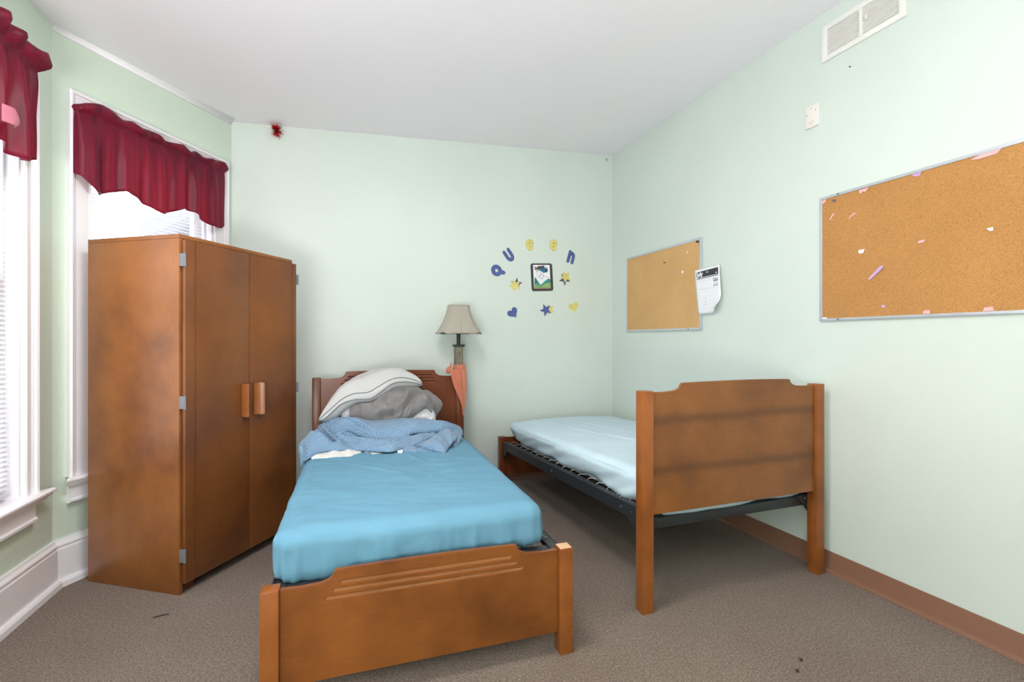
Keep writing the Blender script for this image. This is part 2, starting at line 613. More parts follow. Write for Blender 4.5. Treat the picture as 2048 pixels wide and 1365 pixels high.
def sweep(name, mat, prof, p0, p1, n0, n1, z0=0.0, z1=0.0, kind='structure', close=True, smooth=0.5):
    """moulding: outline prof of (out from wall, height) swept from p0 to p1; n0, n1 give the mitre at each end"""
    bm = bmesh.new()
    rows = [[Vector(p) + Vector(n) * d + Vector((0, 0, z + zo)) for d, z in prof] for p, n, zo in ((p0, n0, z0), (p1, n1, z1))]
    g, _ = bm_grid(bm, rows, close)
    if close:
        bm.faces.new(g[0])
        bm.faces.new(list(reversed(g[1])))
    bmesh.ops.recalc_face_normals(bm, faces=bm.faces[:])
    return link(name, from_bm(bm, name), mat, None, None, smooth, kind)

n_a = F_A.to_3x3() @ Vector((0, 1, 0))
n_bay = F_BAY.to_3x3() @ Vector((0, 1, 0))
n_r = F_R.to_3x3() @ Vector((0, 1, 0))
n_b = F_B.to_3x3() @ Vector((0, 1, 0))
mit = lambda a, b: (a + b) / (1 + a.dot(b))
tall = [(0, .224), (.010, .224), (.014, .212), (.024, .203), (.025, .196), (.018, .188), (.024, .178), (.024, .036),
        (.036, .034), (.044, .024), (.046, .0), (0, 0)]
sweep('baseboard_left', 'trim', tall, LEFT_END, BAY_LEFT, n_a, mit(n_a, n_bay))
sweep('baseboard_bay', 'trim', tall, BAY_LEFT, BAY_BACK, mit(n_a, n_bay), mit(n_bay, n_b))
vin = [(0, .104), (.004, .104), (.006, .098), (.006, .022), (.010, .012), (.020, .005), (.021, 0), (0, 0)]
sweep('baseboard_right', 'vinyl', vin, CORNER, RIGHT_END, mit(n_r, n_b), n_r)
sweep('baseboard_back', 'vinyl', vin, BAY_BACK, CORNER, mit(n_bay, n_b), mit(n_r, n_b))
cove = [(0, -.022)] + [(.130 * (1 - math.cos(a)), -.022 + .0215 * math.sin(a)) for a in [k * math.pi / 16 for k in range(1, 9)]] + [(.130, .03), (0, .03)]
cz = lambda p: ceil_z(p)
sweep('trim_1', 'ceil', cove, BAY_LEFT, BAY_BACK, mit(n_a, n_bay) * .12, mit(n_bay, n_b) * .5, cz(BAY_LEFT), cz(BAY_BACK), smooth=3.2)

# ------------------------------------------------------------------ windows
def casing(name, win, w, zb, parent):
    r0, r1, _, z1 = win
    prof = [(0.0, 0.0), (0.0, .016), (.006, .021), (.012, .017), (.018, .019), (w - .034, .019), (w - .028, .024), (w - .022, .022),
            (w - .018, .033), (w - .008, .037), (w, .030), (w, 0.0)]
    bm = bmesh.new()
    paths = []
    for t, d in prof:
        paths.append([P(r0 - t, zb, d), P(r0 - t, z1 + t, d), P(r1 + t, z1 + t, d), P(r1 + t, zb, d)])
    g, _ = bm_grid(bm, [list(c) for c in zip(*paths)], False)
    bm.faces.new(g[0]); bm.faces.new(g[-1])
    bmesh.ops.recalc_face_normals(bm, faces=bm.faces[:])
    return link(name, from_bm(bm, name), 'trim', parent, None, 0.5)

def profile_r(name, mat, prof, r0, r1, parent, ret=0.0):
    """horizontal moulding of (d, z) outline between r0 and r1"""
    bm = bmesh.new()
    bm_prism(bm, prof, lambda d, z: P(r0 - ret * d, z, d), lambda d, z: P(r1 + ret * d, z, d))
    return link(name, from_bm(bm, name), mat, parent, None, 0.5)

def make_window(name, fr, win, w, horn):
    r0, r1, z0, z1 = win
    root = bpy.data.objects.new(name, None)
    COL.objects.link(root)
    root.matrix_world = fr
    root['kind'] = 'structure'
    st = z0 + 0.016                                       # top of the stool
    casing('window_casing', win, w, st, root)
    profile_r('window_stool', 'trim', [(-.10, st), (.052, st), (.062, st - .006), (.062, st - .014), (.052, st - .020), (.050, st - .030), (.040, st - .034), (.038, st - .044), (.028, st - .052), (0, st - .052), (0, st - .03), (-.10, st - .03)],
              r0 - w - horn + .06, r1 + w + horn - .06, root, 1.0)
    profile_r('window_apron', 'trim', [(0, st - .05), (.022, st - .05), (.022, st - .108), (.030, st - .114), (.030, st - .124), (.018, st - .132), (0, st - .132)],
              r0 - w + .005, r1 + w - .005, root)
    # jamb lining with parting bead
    for nm, a, b in (('jamb', r0, r0 + .012), ('jamb', r1 - .012, r1)):
        wbox(nm, 'trim', a, b, st, z1, -.15, .0, .001, root)
    wbox('jamb_head', 'trim', r0, r1, z1 - .012, z1, -.15, 0, .001, root)
    for a, b in ((r0 + .012, r0 + .026), (r1 - .026, r1 - .012)):
        wbox('stop_bead', 'trim', a, b, st, z1 - .012, -.062, -.046, .002, root)
    mid = (st + z1) / 2
    for nm, za, zb_, dd in (('lower_sash', st + .002, mid + .022, -.085), ('upper_sash', mid - .022, z1 - .014, -.122)):
        bm = bmesh.new()
        a, b, s = r0 + .013, r1 - .013, .052
        for q in ((a, a + s, za, zb_), (b - s, b, za, zb_), (a + s, b - s, za, za + s + .012), (a + s, b - s, zb_ - .044, zb_)):
            bm_box(bm, -q[1], -q[0], dd, dd + .034, q[2], q[3], .003)
        so = link(nm, from_bm(bm, nm), 'trim', root, None, 0.6)
        wbox('pane', 'glass', a + s - .004, b - s + .004, za + s, zb_ - .04, dd + .014, dd + .018, 0, so)
    return root

make_window('window_1', F_BAY, WB, 0.110, 0.035)
make_window('window_2', F_A, WA1, 0.070, 0.075)
make_window('window_3', F_A, WA2, 0.070, 0.075)

# mini blinds hanging inside two of the windows
def mini_blind(fr, r, half, d, label, n):
    bl = empty('mini_blind', fr @ Matrix.Translation(P(r, 2.31, d)), label, 'blind')
    box('head_rail', 'blind', -half, half, -.016, .016, -.010, .018, .002, bl)
    bm = bmesh.new()
    bm_grid(bm, [[Vector((x, .0125 * math.cos(.42) * t, .0125 * math.sin(.42) * t * -1 + .0022 * (1 - t * t))) for t in (-1, -.5, 0, .5, 1)] for x in (-half, half)])
    sm_ = from_bm(bm, 'slat')
    for k in range(n):
        o = link('slat', sm_, 'blind', bl, None, 3.2 if k == 0 else None)
        o.location = (0, 0, -.030 - k * .0206)
    box('bottom_rail', 'blind', -half, half, -.012, .012, -.050 - n * .0206, -.036 - n * .0206, .002, bl)
    for x in (-half * .75, 0, half * .75):
        tube('ladder_cord', 'blind', [(x, .014, 0), (x, .014, -.04 - n * .0206)], .0012, 5, bl)
mini_blind(F_BAY, .5625, .372, -.03, 'white slatted mini blind hanging in the window behind the wardrobe', 84)
mini_blind(F_A, -.720, .445, -.032, 'white slatted mini blind in the window at the left edge', 84)

# what stands outside the bay window
ex = Matrix.Translation((-4.75, 7.45, -3.2)) @ Matrix.Rotation(0.6, 4, 'Z')
hs = empty('neighbour_house', ex, 'grey house with a sloping roof seen through the blind', 'house')
prism('house_wall', 'siding', [(0, 0), (9.2, 0), (9.2, 6.3), (4.6, 9.4), (0, 6.3)], lambda a, b: Vector((a, 0, b)), lambda a, b: Vector((a, 5, b)), hs)
prism('house_roof', 'roofing', [(-.75, 5.8), (4.6, 9.4), (9.95, 5.8), (9.95, 6.0), (4.6, 9.62), (-.75, 6.0)], lambda a, b: Vector((a, -.5, b)), lambda a, b: Vector((a, 5.5, b)), hs)
tr_ = empty('garden_tree', Matrix.Translation((-4.2, 5.6, -3.2)), 'leafy green tree top seen low through the blind', 'tree')
tube('tree_trunk', 'wood_vd', [(0, 0, 0), (.05, 0, 2.2), (0, .05, 3.6)], [.14, .11, .06], 8, tr_)
bm = bmesh.new()
for k in range(420):
    a, b = random.uniform(0, 6.28), random.uniform(-1, 1)
    rr = random.uniform(.5, 1) ** .5
    c = Vector((.75 * rr * math.cos(a) * math.sqrt(1 - b * b), .75 * rr * math.sin(a) * math.sqrt(1 - b * b), 4.2 + .8 * b * rr))
    u = Vector((random.gauss(0, 1), random.gauss(0, 1), random.gauss(0, 1))).normalized() * .07
    w = u.cross(Vector((0.3, .5, 1))).normalized() * .035
    bm.faces.new([bm.verts.new(c - u), bm.verts.new(c + w), bm.verts.new(c + u), bm.verts.new(c - w)])
link('tree_foliage', from_bm(bm, 'tree_foliage'), 'leaf', tr_, kind='stuff')

# ------------------------------------------------------------------ valances
def interp(pts, r):
    if r <= pts[0][0]:
        return pts[0][1]
    for (a, za), (b, zb) in zip(pts, pts[1:]):
        if r <= b:
            t = (r - a) / (b - a)
            return za + (zb - za) * t
    return pts[-1][1]

def valance(root, r0, r1, top, rodz, bottom, fold, flare, n=150, off=.055, name='fabric'):
    bm = bmesh.new()
    uvl = None
    rows = []
    ts = [0, .25, .5, .75, 1.0] + [1 + k / 22 for k in range(1, 23)]
    for t in ts:
        row = []
        for i in range(n):
            s = i / (n - 1)
            r = r0 + (r1 - r0) * s
            zt, zb, zr = interp(top, r), interp(bottom, r), interp(rodz, r)
            fw = fold(r)
            g = noise.noise(Vector((r * 26, 3.1, 0)))
            if t <= 1:
                z = zt + (zr - zt) * t
                k = 1 - t
                d = off + k * (flare * (.5 + .5 * math.sin(r * 40 + 2 * math.sin(r * 13)))) + .006 * g * (1 - k)
                d += .020 * math.sin(math.pi * min(1, t * 1.08)) - .012 * t ** 3
                z += .009 * k * math.sin(r * 42 + 1.3 * math.sin(r * 17))
            else:
                k = t - 1
                z = zr + (zb - zr) * k
                d = off + fw * (.18 + .82 * min(1, k * 1.8)) + .005 * noise.noise(Vector((r * 62, 1, 0))) * math.exp(-k * 5) - .012 * math.exp(-k * 9) + .004 * noise.noise(Vector((r * 9, k * 2, 7)))
            e = min(s, 1 - s)
            if e < .02:
                d = d * (.45 + .55 * e / .02)
            row.append(P(r, z, max(d, .012)))
        rows.append(row)
    bm_grid(bm, rows)
    o = link(name, from_bm(bm, name), 'satin', root, None, 3.2)
    md = o.modifiers.new('thick', 'SOLIDIFY')
    md.thickness = .0025
    return o

v1 = empty('window_valance', F_BAY, 'burgundy satin valance with scalloped hem over the blind', 'curtain')
ridge = lambda a: 1 - 2 * abs(math.sin(a / 2)) ** .7
fold1 = lambda r: .013 * math.sin(r * 41 + 1.5 * math.sin(r * 9) + .6) + .005 * math.sin(r * 83 + 1) + (.02 if r < .16 else 0) * math.sin((r - .05) / .11 * math.pi)
valance(v1, .062, 1.03,
        [(.062, 2.372), (.10, 2.392), (.18, 2.402), (.25, 2.404), (.36, 2.392), (.51, 2.389), (.83, 2.390), (1.0, 2.396), (1.03, 2.372)],
        [(.062, 2.335), (1.03, 2.352)],
        [(.062, 2.035), (.10, 2.0), (.162, 1.942), (.225, 1.975), (.303, 2.006), (.36, 1.998), (.43, 1.972), (.53, 1.940), (.60, 1.972), (.69, 2.017), (.75, 2.008), (.84, 1.965), (.93, 1.949), (.985, 1.962), (1.03, 2.004)],
        fold1, .022)
tube('curtain_rod', 'trim', [P(.078, 2.343, .010), P(.080, 2.343, .030), P(1.02, 2.348, .030), P(1.022, 2.348, .010)], .004, 8, v1)

v2 = empty('window_valance', F_A, 'burgundy satin valance with tall ruffled header at the left edge', 'curtain')
fold2 = lambda r: .024 * ridge(r * 52 + 1.2 * math.sin(r * 11)) + .010 * math.sin(r * 77)
valance(v2, -1.26, -.235,
        [(-1.26, 2.43), (-.5, 2.452), (-.40, 2.445), (-.36, 2.440), (-.30, 2.43), (-.235, 2.415)],
        [(-1.26, 2.372), (-.235, 2.372)],
        [(-1.26, 2.0), (-1.05, 1.93), (-.9, 2.0), (-.72, 1.93), (-.62, 2.01), (-.52, 1.985), (-.455, 1.955), (-.387, 1.945), (-.30, 1.965), (-.235, 1.998)],
        fold2, .05, off=.075)
tube('curtain_rod', 'trim', [P(-1.24, 2.374, .012), P(-1.238, 2.374, .045), P(-.256, 2.374, .045), P(-.254, 2.374, .012)], .005, 8, v2)
bm = bmesh.new()
rows = []
for k in range(9):
    t = k / 8
    rows.append([P(-.60 + .085 * s * (1 - .35 * (2 * t - 1) ** 2), 2.085 - .065 * t, .125 + .018 * math.sin(s * 2.6)) for s in [j / 10 for j in range(11)]])
bm_grid(bm, rows)
lf = link('lit_hem_patch', from_bm(bm, 'lit_hem_patch'), 'pink', v2, None, 3.2)  # light on the valance fold, shaped as a pink patch of cloth
lf['label'] = 'pink patch for light falling on the satin hem'
lf.modifiers.new('thick', 'SOLIDIFY').thickness = .002

# ------------------------------------------------------------------ wardrobe
F_W = frame((-1.556, 2.257, 0), 1.3271)
WW, WD, WH = 0.775, 0.567, 1.698
wd = empty('wardrobe', F_W, 'tall brown two-door wooden wardrobe standing before the bay window', 'wardrobe')
FR0 = 0.030                                   # carcass front lies behind the doors
for nm, a, b in (('side_panel', 0, .020), ('side_panel', WW - .020, WW)):
    box(nm, 'wood_side', a, b, FR0 - .026, WD, 0, WH - .0205, .0015, wd)
box('top_panel', 'wood_side', 0, WW, FR0 - .026, WD, WH - .020, WH, .002, wd)
box('back_panel', 'wood_door', .0205, WW - .0205, WD - .012, WD, .05, WH - .021, 0, wd)
box('bottom_panel', 'dark', .0205, WW - .0205, FR0 + .02, WD - .0125, .07, .09, 0, wd)
# plinth with bracket feet
pts = [(.0205, 0), (.085, 0), (.092, .022), (.105, .036), (.125, .046), (.16, .050), (WW - .16, .050), (WW - .125, .046), (WW - .105, .036), (WW - .092, .022), (WW - .085, 0), (WW - .0205, 0), (WW - .0205, .10), (.0205, .10)]
prism('plinth', 'wood_door', pts, lambda a, b: Vector((a, FR0 - .010, b)), lambda a, b: Vector((a, FR0 + .010, b)), wd)
box('carcass_shadow_liner', 'dark', .0205, WW - .0205, FR0 + .012, FR0 + .016, .10, WH - .021, 0, wd)  # dark sheet standing in for the shade behind the doors
mid = WW / 2 + .014
def door(x0, x1, hinge, hx):
    dr = box('door', 'wood_door', x0, x1, -.022, -.001, .052, WH - .026, .004, wd)
    # upright groove near the hinge side
    gx = x0 + .052 if hinge < 0 else x1 - .040
    bm = bmesh.new()
    bm_box(bm, gx, gx + .004, -.03, -.0195, .0, WH + .2)
    bpy.context.view_layer.update()
    boolean_cut(dr, from_bm(bm, 'c'))
    dr.data.set_sharp_from_angle(angle=.6)
    s = 1 if hinge < 0 else -1
    # carved pull: wing that curls away from the door
    prof = [(0, -.0225), (.046, -.0225), (.046, -.034), (.036, -.036), (.026, -.042), (.018, -.056), (.012, -.064), (.003, -.066), (0, -.060)]
    prof = [(hx + (.046 - p[0]) * -s + (0.046 * s if False else 0), p[1]) for p in prof]
    prism('door_handle', 'wood_v', prof, lambda a, b: Vector((a, b, .785)), lambda a, b: Vector((a, b, .962)), dr, bev=.0025)
    for z in (1.575, .905, .185):
        if hinge < 0:
            h = box('hinge', 'steel', x0 - .0095, x0 - .0005, -.0245, .004, z - .030, z + .030, .001, dr)
        else:
            h = box('hinge', 'steel', x1 + .0005, x1 + .012, -.026, -.004, z - .030, z + .030, .001, dr)
        tube('hinge_pin', 'steel', [h_ for h_ in ((x0 - .005 if hinge < 0 else x1 + .010, -.0265, z - .032), (x0 - .005 if hinge < 0 else x1 + .010, -.0265, z + .032))], .004, 8, dr)
    return dr
door(.010, mid - .0015, -1, mid - .012)
door(mid + .0015, WW + .006, 1, mid + .024)

# ------------------------------------------------------------------ beds
S = 0.056
def bed_end(root, w, y0, h, zb, head, mats, face, shoulder=(.11, .165), legz=0.0, nm='footboard', rise=.034, grooves=True, bands=False):
    """two square posts and a shaped panel; face = -1 when the show side looks to -y"""
    mp, mv = mats
    for a in (-w, -S):
        po = box('post', mv, a, a + S, y0, y0 + S, legz, h, .005, root)
        if nm == 'footboard' and a == -S:
            po['label'] = 'post with a worn pale top'
    x0, x1 = -w + S, -S
    c0, c1 = shoulder
    hs, ht = h - .006, h + rise
    top = [(x0, hs), (x0 + c0 * .6, hs - .002), (x0 + c0, hs + .001)]
    for k in range(1, 7):
        t = k / 6
        top.append((x0 + c0 + (c1 - c0) * math.sin(t * math.pi / 2), hs + .001 + (ht - hs - .004) * (1 - math.cos(t * math.pi / 2))))
    top.append((x0 + c1 + .012, ht))
    n_ = 8
    for k in range(n_ + 1):
        t = k / n_
        top.append((x0 + c1 + .03 + (x1 - x0 - 2 * c1 - .06) * t, ht + .004 * math.sin(math.pi * t)))
    left = [p for p in top if p[0] < (x0 + x1) / 2]
    pts = left + [(x0 + x1 - p[0], p[1]) for p in reversed(left)]
    pts = [(x0, zb)] + pts + [(x1, zb)]
    d0 = .014 if face < 0 else .018
    pn = prism(nm + '_panel', mp, pts, lambda a, b: Vector((a, y0 + d0, b)), lambda a, b: Vector((a, y0 + d0 + .022, b)), root, bev=.0025, smooth=.7)
    if grooves:
        bm = bmesh.new()
        yf = y0 + d0
        for q, (ins, dz) in enumerate(((.188, .040), (.165, .064), (.142, .088))):
            a, b = x0 + ins, x1 - ins
            z = ht - dz
            r = .0075
            prof = [(a - r * math.sin(t), r * math.cos(t)) for t in [k * math.pi / 8 for k in range(9)]] + [(b + r * math.sin(t), -r * math.cos(t)) for t in [k * math.pi / 8 for k in range(9)]]
            # round-bottomed groove with rounded ends
            pts = [Vector((a - r + r * 2 * q / 8, yf, z)) for q in range(1, 5)] + [Vector((b - r * (1 - 2 * q / 8) * 1.0, yf, z)) for q in range(5)]
            rad = [r * math.sin(math.pi / 2 * q / 4) for q in range(1, 5)] + [r] + [r * math.cos(math.pi / 2 * q / 4.3) for q in range(1, 5)]
            bm_tube(bm, pts, rad, 20)
            bmesh.ops.recalc_face_normals(bm, faces=bm.faces[:])
        bpy.context.view_layer.update()
        cm_ = from_bm(bm, 'c')
        cm_.materials.append(M['groove' if nm == 'footboard' else 'groove_hd'])
        boolean_cut(pn, cm_)
        pn.data.set_sharp_from_angle(angle=.6)
    return pn

def bolt(parent, p, axis='y', r=.007):
    v = {'y': Vector((0, -.004, 0)), 'x': Vector((.004, 0, 0)), 'z': Vector((0, 0, .004))}[axis]
    return tube('bolt', 'steel', [Vector(p), Vector(p) + v], r, 8, parent)

def rails(root, w, ya, yb, za, zb, mat='black', low=0.0):
    """angle-iron frame with end bars and spring deck"""
    sl = (zb - za) / (yb - ya)
    zz = lambda y: za + (y - ya) * sl
    for s, x in ((-1, -w + .030), (1, -.030)):
        bm = bmesh.new()
        for (xa, xb, z0, z1) in ((x - .003, x + .003, -.062, 0), (x, x - s * .038, -.005, 0)):
            xa, xb = min(xa, xb), max(xa, xb)
            vs = []
            for y in (ya, yb):
                vs.append([bm.verts.new((xx, y, zz(y) + q)) for xx, q in ((xa, z0), (xb, z0), (xb, z1), (xa, z1))])
            for k in range(4):
                j = (k + 1) % 4
                bm.faces.new((vs[0][k], vs[0][j], vs[1][j], vs[1][k]))
            bm.faces.new(vs[0]); bm.faces.new(list(reversed(vs[1])))
        bmesh.ops.recalc_face_normals(bm, faces=bm.faces[:])
        rl = link('side_rail', from_bm(bm, 'side_rail'), mat, root)
        for y in (ya + .07, ya + .16, (ya + yb) / 2, yb - .16, yb - .07):
            bolt(rl, (x - .003 if s < 0 else x + .003, y, zz(y) - .03), 'x' if s > 0 else 'y', .006)
        for y in (ya + .10, ya + .20, yb - .10):
            bolt(rl, (x - s * .02, y, zz(y)), 'z', .006)
    for y, sg in ((ya + .012, 1), (yb - .012, -1)):
        bar = box('end_bar', mat, -w + .033, -.033, y - .003, y + .003, zz(y) - .050 - low, zz(y) - .004 - low, .001, root)
        box('end_flange', mat, -w + .033, -.033, min(y, y + sg * .035), max(y, y + sg * .035), zz(y) - .009 - low, zz(y) - .004 - low, .001, bar)
    for x, sx in ((-w + .030, 1), (-.030, -1)):
        for y, sy in ((ya + .002, 1), (yb - .002, -1)):
            z = zz(y)
            # hook plate against the post and a corner gusset under the end bar
            g = prism('gusset_plate', mat, [(0, -.045), (.085, -.045), (.085, -.052), (.012, -.135), (0, -.135)],
                      lambda a, b: Vector((x + sx * (a + .003), y, z + b)), lambda a, b: Vector((x + sx * (a + .003), y + sy * .004, z + b)), root, smooth=None)
            for q in ((.018, -.075), (.036, -.062), (.018, -.105)):
                bolt(g, (x + sx * q[0], y if sy > 0 else y - .004, z + q[1]), 'y', .005)
            prism('hook_plate', mat, [(0, .0), (.075, .0), (.09, -.07), (.02, -.135), (0, -.135)],
                  lambda a, b: Vector((x - sx * .004, y + sy * a, z + b)), lambda a, b: Vector((x - sx * .0075, y + sy * a, z + b)), root, smooth=None)
    return zz

def spring_deck(root, w, ya, yb, zz):
    dk = bpy.data.objects.new('spring_deck', None)
    COL.objects.link(dk)
    dk.parent = root
    bm = bmesh.new()
    rows = []
    for k in range(13):
        y = ya + .09 + (yb - ya - .18) * k / 12
        rows.append([(x, y, zz(y) - .012) for x in (-w + .105, -w / 2, -.105)])
    bm_grid(bm, rows)
    link('deck_mesh', from_bm(bm, 'deck_mesh'), 'dark', dk).modifiers.new('thick', 'SOLIDIFY').thickness = .004
    n = 17
    for k in range(n):
        y = ya + .12 + (yb - ya - .24) * k / (n - 1)
        for s, x in ((-1, -w + .052), (1, -.052)):
            pts = []
            for q in range(15):
                t = q / 14
                pts.append((x - s * .062 * t, y + .016 * math.sin(t * 5.6 + k % 2 * .6), zz(y) + .001 + .010 * math.sin(t * 3.1)))
            tube('link_spring', 'wire', pts, .0021, 5, dk)
    return dk

# --- bed with the low footboard to the front
BLW = 1.081
F_L = frame((0.2348, 1.845, 0), 0.3146)
bedl = empty('bed', F_L, 'wooden bed with a grooved low footboard, under the bright blue sheet', 'bed')
bed_end(bedl, BLW, 0, .403, .082, False, ('wood_h', 'wood_v'), -1)
worn = box('worn_post_top', 'raw', -S + .004, -.004, .004, S - .004, .4025, .4042, .0006, bedl)
worn['label'] = 'bare pale wood where the post top is worn'
bed_end(bedl, BLW, 1.951, .932, .36, True, ('wood_hd', 'wood_vd'), -1, nm='headboard', rise=.040)
zl = rails(bedl, BLW, S, 1.951, .386, .386)
spring_deck(bedl, BLW, S, 1.951, zl)

# --- bed with its tall headboard turned to the room
BRW = 1.10
F_RB = frame((0.570, 2.094, 0), 0.350)
bedr = empty('bed', F_RB @ Matrix.Translation((BRW, 0, 0)), 'wooden bed with its plain tall headboard turned to the room, along the corkboard wall', 'bed')
bed_end(bedr, BRW, 0, .974, .425, True, ('wood_band', 'wood_v'), -1, nm='headboard', rise=.030, grooves=False)
bed_end(bedr, BRW, 1.951, .405, .085, False, ('wood_hd', 'wood_vd'), 1, nm='footboard', grooves=False)
zr = rails(bedr, BRW, S, 1.951, .440, .365, low=.050)
spring_deck(bedr, BRW, S, 1.951, zr)

# ------------------------------------------------------------------ mattresses
def soft_box(x0, x1, y0, y1, z0, z1, r, nx, ny, nz, disp, shear=None):
    bm = bmesh.new()
    def faces(nu, nv, fn):
        bm_grid(bm, [[fn(i / nu, j / nv) for j in range(nv + 1)] for i in range(nu + 1)])
    L = lambda a, b, t: a + (b - a) * t
    faces(nx, ny, lambda a, b: Vector((L(x0, x1, a), L(y0, y1, b), z1)))
    faces(nx, ny, lambda a, b: Vector((L(x0, x1, a), L(y0, y1, b), z0)))
    faces(nx, nz, lambda a, b: Vector((L(x0, x1, a), y0, L(z0, z1, b))))
    faces(nx, nz, lambda a, b: Vector((L(x0, x1, a), y1, L(z0, z1, b))))
    faces(ny, nz, lambda a, b: Vector((x0, L(y0, y1, a), L(z0, z1, b))))
    faces(ny, nz, lambda a, b: Vector((x1, L(y0, y1, a), L(z0, z1, b))))
    bmesh.ops.remove_doubles(bm, verts=bm.verts[:], dist=1e-5)
    bmesh.ops.recalc_face_normals(bm, faces=bm.faces[:])
    for v in bm.verts:
        c = Vector((min(max(v.co.x, x0 + r), x1 - r), min(max(v.co.y, y0 + r), y1 - r), min(max(v.co.z, z0 + r * .6), z1 - r * .8)))
        d = v.co - c
        if d.length > 1e-6:
            dn = Vector((d.x / r, d.y / r, d.z / (r * .8)))
            d = Vector((dn.normalized().x * r, dn.normalized().y * r, dn.normalized().z * r * .8)) if dn.length > 1e-6 else d
        v.co = c + d
    bm.normal_update()
    for v in bm.verts:
        v.co = v.co + disp(v.co, v.normal)
    bm.normal_update()
    return bm

def fbm(p, s, seed=0.0):
    return noise.fractal(Vector((p[0] * s + seed, p[1] * s, p[2] * s)), 0.8, 2.1, 4)

# left mattress, bright blue fitted sheet
ml = empty('mattress', F_L, 'single mattress in a bright blue fitted sheet on the low-footboard bed', 'mattress')
X0, X1, Y0, Y1, Z0, Z1 = -1.062, -.080, .074, 1.945, .372, .556
def disp_l(p, n):
    h = (p.z - Z0) / (Z1 - Z0)
    out = Vector((0, 0, 0))
    side = max(0.0, 1 - h)
    if h > .85:
        out.z += .004 * fbm(p, 3.0, 2) + .005 * abs(noise.noise(Vector((p.x * 5, p.y * 14 + p.x * 3, 3.3))))
        out.z += .010 * math.sin((p.x - X0) / (X1 - X0) * math.pi) * math.sin((p.y - Y0) / (Y1 - Y0) * math.pi)
        # diagonal creases running down from the quilt
        for cx_, cy_, ang, ln in ((-.62, .98, 1.1, .16), (-.50, .98, 1.9, .14), (-.70, .80, 2.3, .12), (-.35, .66, .5, .1)):
            q = Vector((p.x - cx_, p.y - cy_))
            al_ = q.x * math.cos(ang) + q.y * math.sin(ang)
            ac_ = -q.x * math.sin(ang) + q.y * math.cos(ang)
            out.z += .006 * math.exp(-(ac_ / .012) ** 2 - (al_ / ln) ** 2)
    else:
        t = p.x if abs(n.y) > abs(n.x) else p.y
        g = noise.noise(Vector((t * 16, h * 1.2, 1.7))) + .5 * noise.noise(Vector((t * 34, h * 1.5, 4)))
        out += n * (.017 * g * side ** 1.3 + .005 * fbm(p, 5, 5))
        # pull-in under the lower edge
        out += n * (-.016 * max(0, .3 - h) / .3)
        # gathers near the front corners
        for cxn in (X0, X1):
            dc = math.hypot(p.x - cxn, p.y - Y0)
            if dc < .16:
                out += n * .006 * math.sin(math.atan2(p.y - Y0 - .08, p.x - cxn) * 22) * (1 - dc / .16) * side
        # the front corner nearest the wardrobe hangs lower
        if p.x < X0 + .25 and p.y < Y0 + .25 and h < .5:
            out.z -= .015 * (1 - h)
    return out
bm = soft_box(X0, X1, Y0, Y1, Z0, Z1, .070, 130, 220, 22, disp_l)
link('fitted_sheet', from_bm(bm, 'fitted_sheet'), 'sheet', ml, None, 3.2)
bm = soft_box(X0 + .03, X1 - .03, Y0 + .03, Y1 - .03, Z0 - .002, Z1 - .05, .03, 12, 20, 4, lambda p, n: Vector())
link('mattress_core', from_bm(bm, 'mattress_core'), 'tick', ml, None, 3.2)['label'] = 'off-white ticking under the sheet'

# right mattress, pale blue sheet with loose pulled side
mr = empty('mattress', F_RB @ Matrix.Translation((BRW, 0, 0)), 'single mattress in a loose pale blue sheet on the bed by the corkboards', 'mattress')
RX0, RX1, RY0, RY1 = -BRW + .055, -.035, .062, 1.945
RZ0, RZ1 = .0, .150
def base_r(y):
    return zr(y) - .002
def disp_r(p, n):
    h = (p.z - RZ0) / (RZ1 - RZ0)
    side = max(0.0, 1 - h)
    out = Vector((0, 0, base_r(p.y)))
    yy = (p.y - RY0) / (RY1 - RY0)
    if h > .85:
        out.z += .020 * math.sin(math.pi * min(1, max(0, (p.x - RX0) / (RX1 - RX0)))) + .006 * fbm(p, 2.5, 9)
        out.z += .012 * yy
        out.z += .006 * math.exp(-((p.x - RX0 - .22 - .28 * (1 - yy)) / .012) ** 2) + .005 * math.exp(-((p.x - RX0 - .42 - .3 * (1 - yy)) / .014) ** 2)
    else:
        left = p.x < RX0 + .06
        t = p.y if abs(n.x) > abs(n.y) else p.x
        q = t * 7 + h * 2.4
        g = math.sin(q + 2.2 * noise.noise(Vector((t * 2, h, 2)))) * .5 + .8 * noise.noise(Vector((t * 7 + h * 3.2, h * 1.2, .4)))
        out += n * (.012 * g * (.25 + side) + .003 * fbm(p, 5, 1))
        out.z -= .052 * side * math.exp(-((p.y - RY0) / .09) ** 2) * min(1, max(0, (p.x - RX0 - .04) / .08))
        if left:
            # the sheet is dragged towards the far corner; the hem rides up and down
            out.z += side * (.010 * math.sin(p.y * 11 + 1) + .009 * noise.noise(Vector((p.y * 7, 0, 8))) + .018 * yy)
            out.x += .030 * side ** 1.5 * (.4 + yy)
    # far end of the mattress is rounded off and lifted
    if yy > .9:
        k = (yy - .9) / .1
        if p.x < RX0 + .3:
            m_ = (1 - (p.x - RX0) / .3)
            out.x += .05 * k * m_ * side
            out.y -= .02 * k * side
    return out
bm = soft_box(RX0, RX1, RY0, RY1, RZ0, RZ1, .060, 110, 220, 24, disp_r)
link('fitted_sheet', from_bm(bm, 'fitted_sheet'), 'pale', mr, None, 3.2)

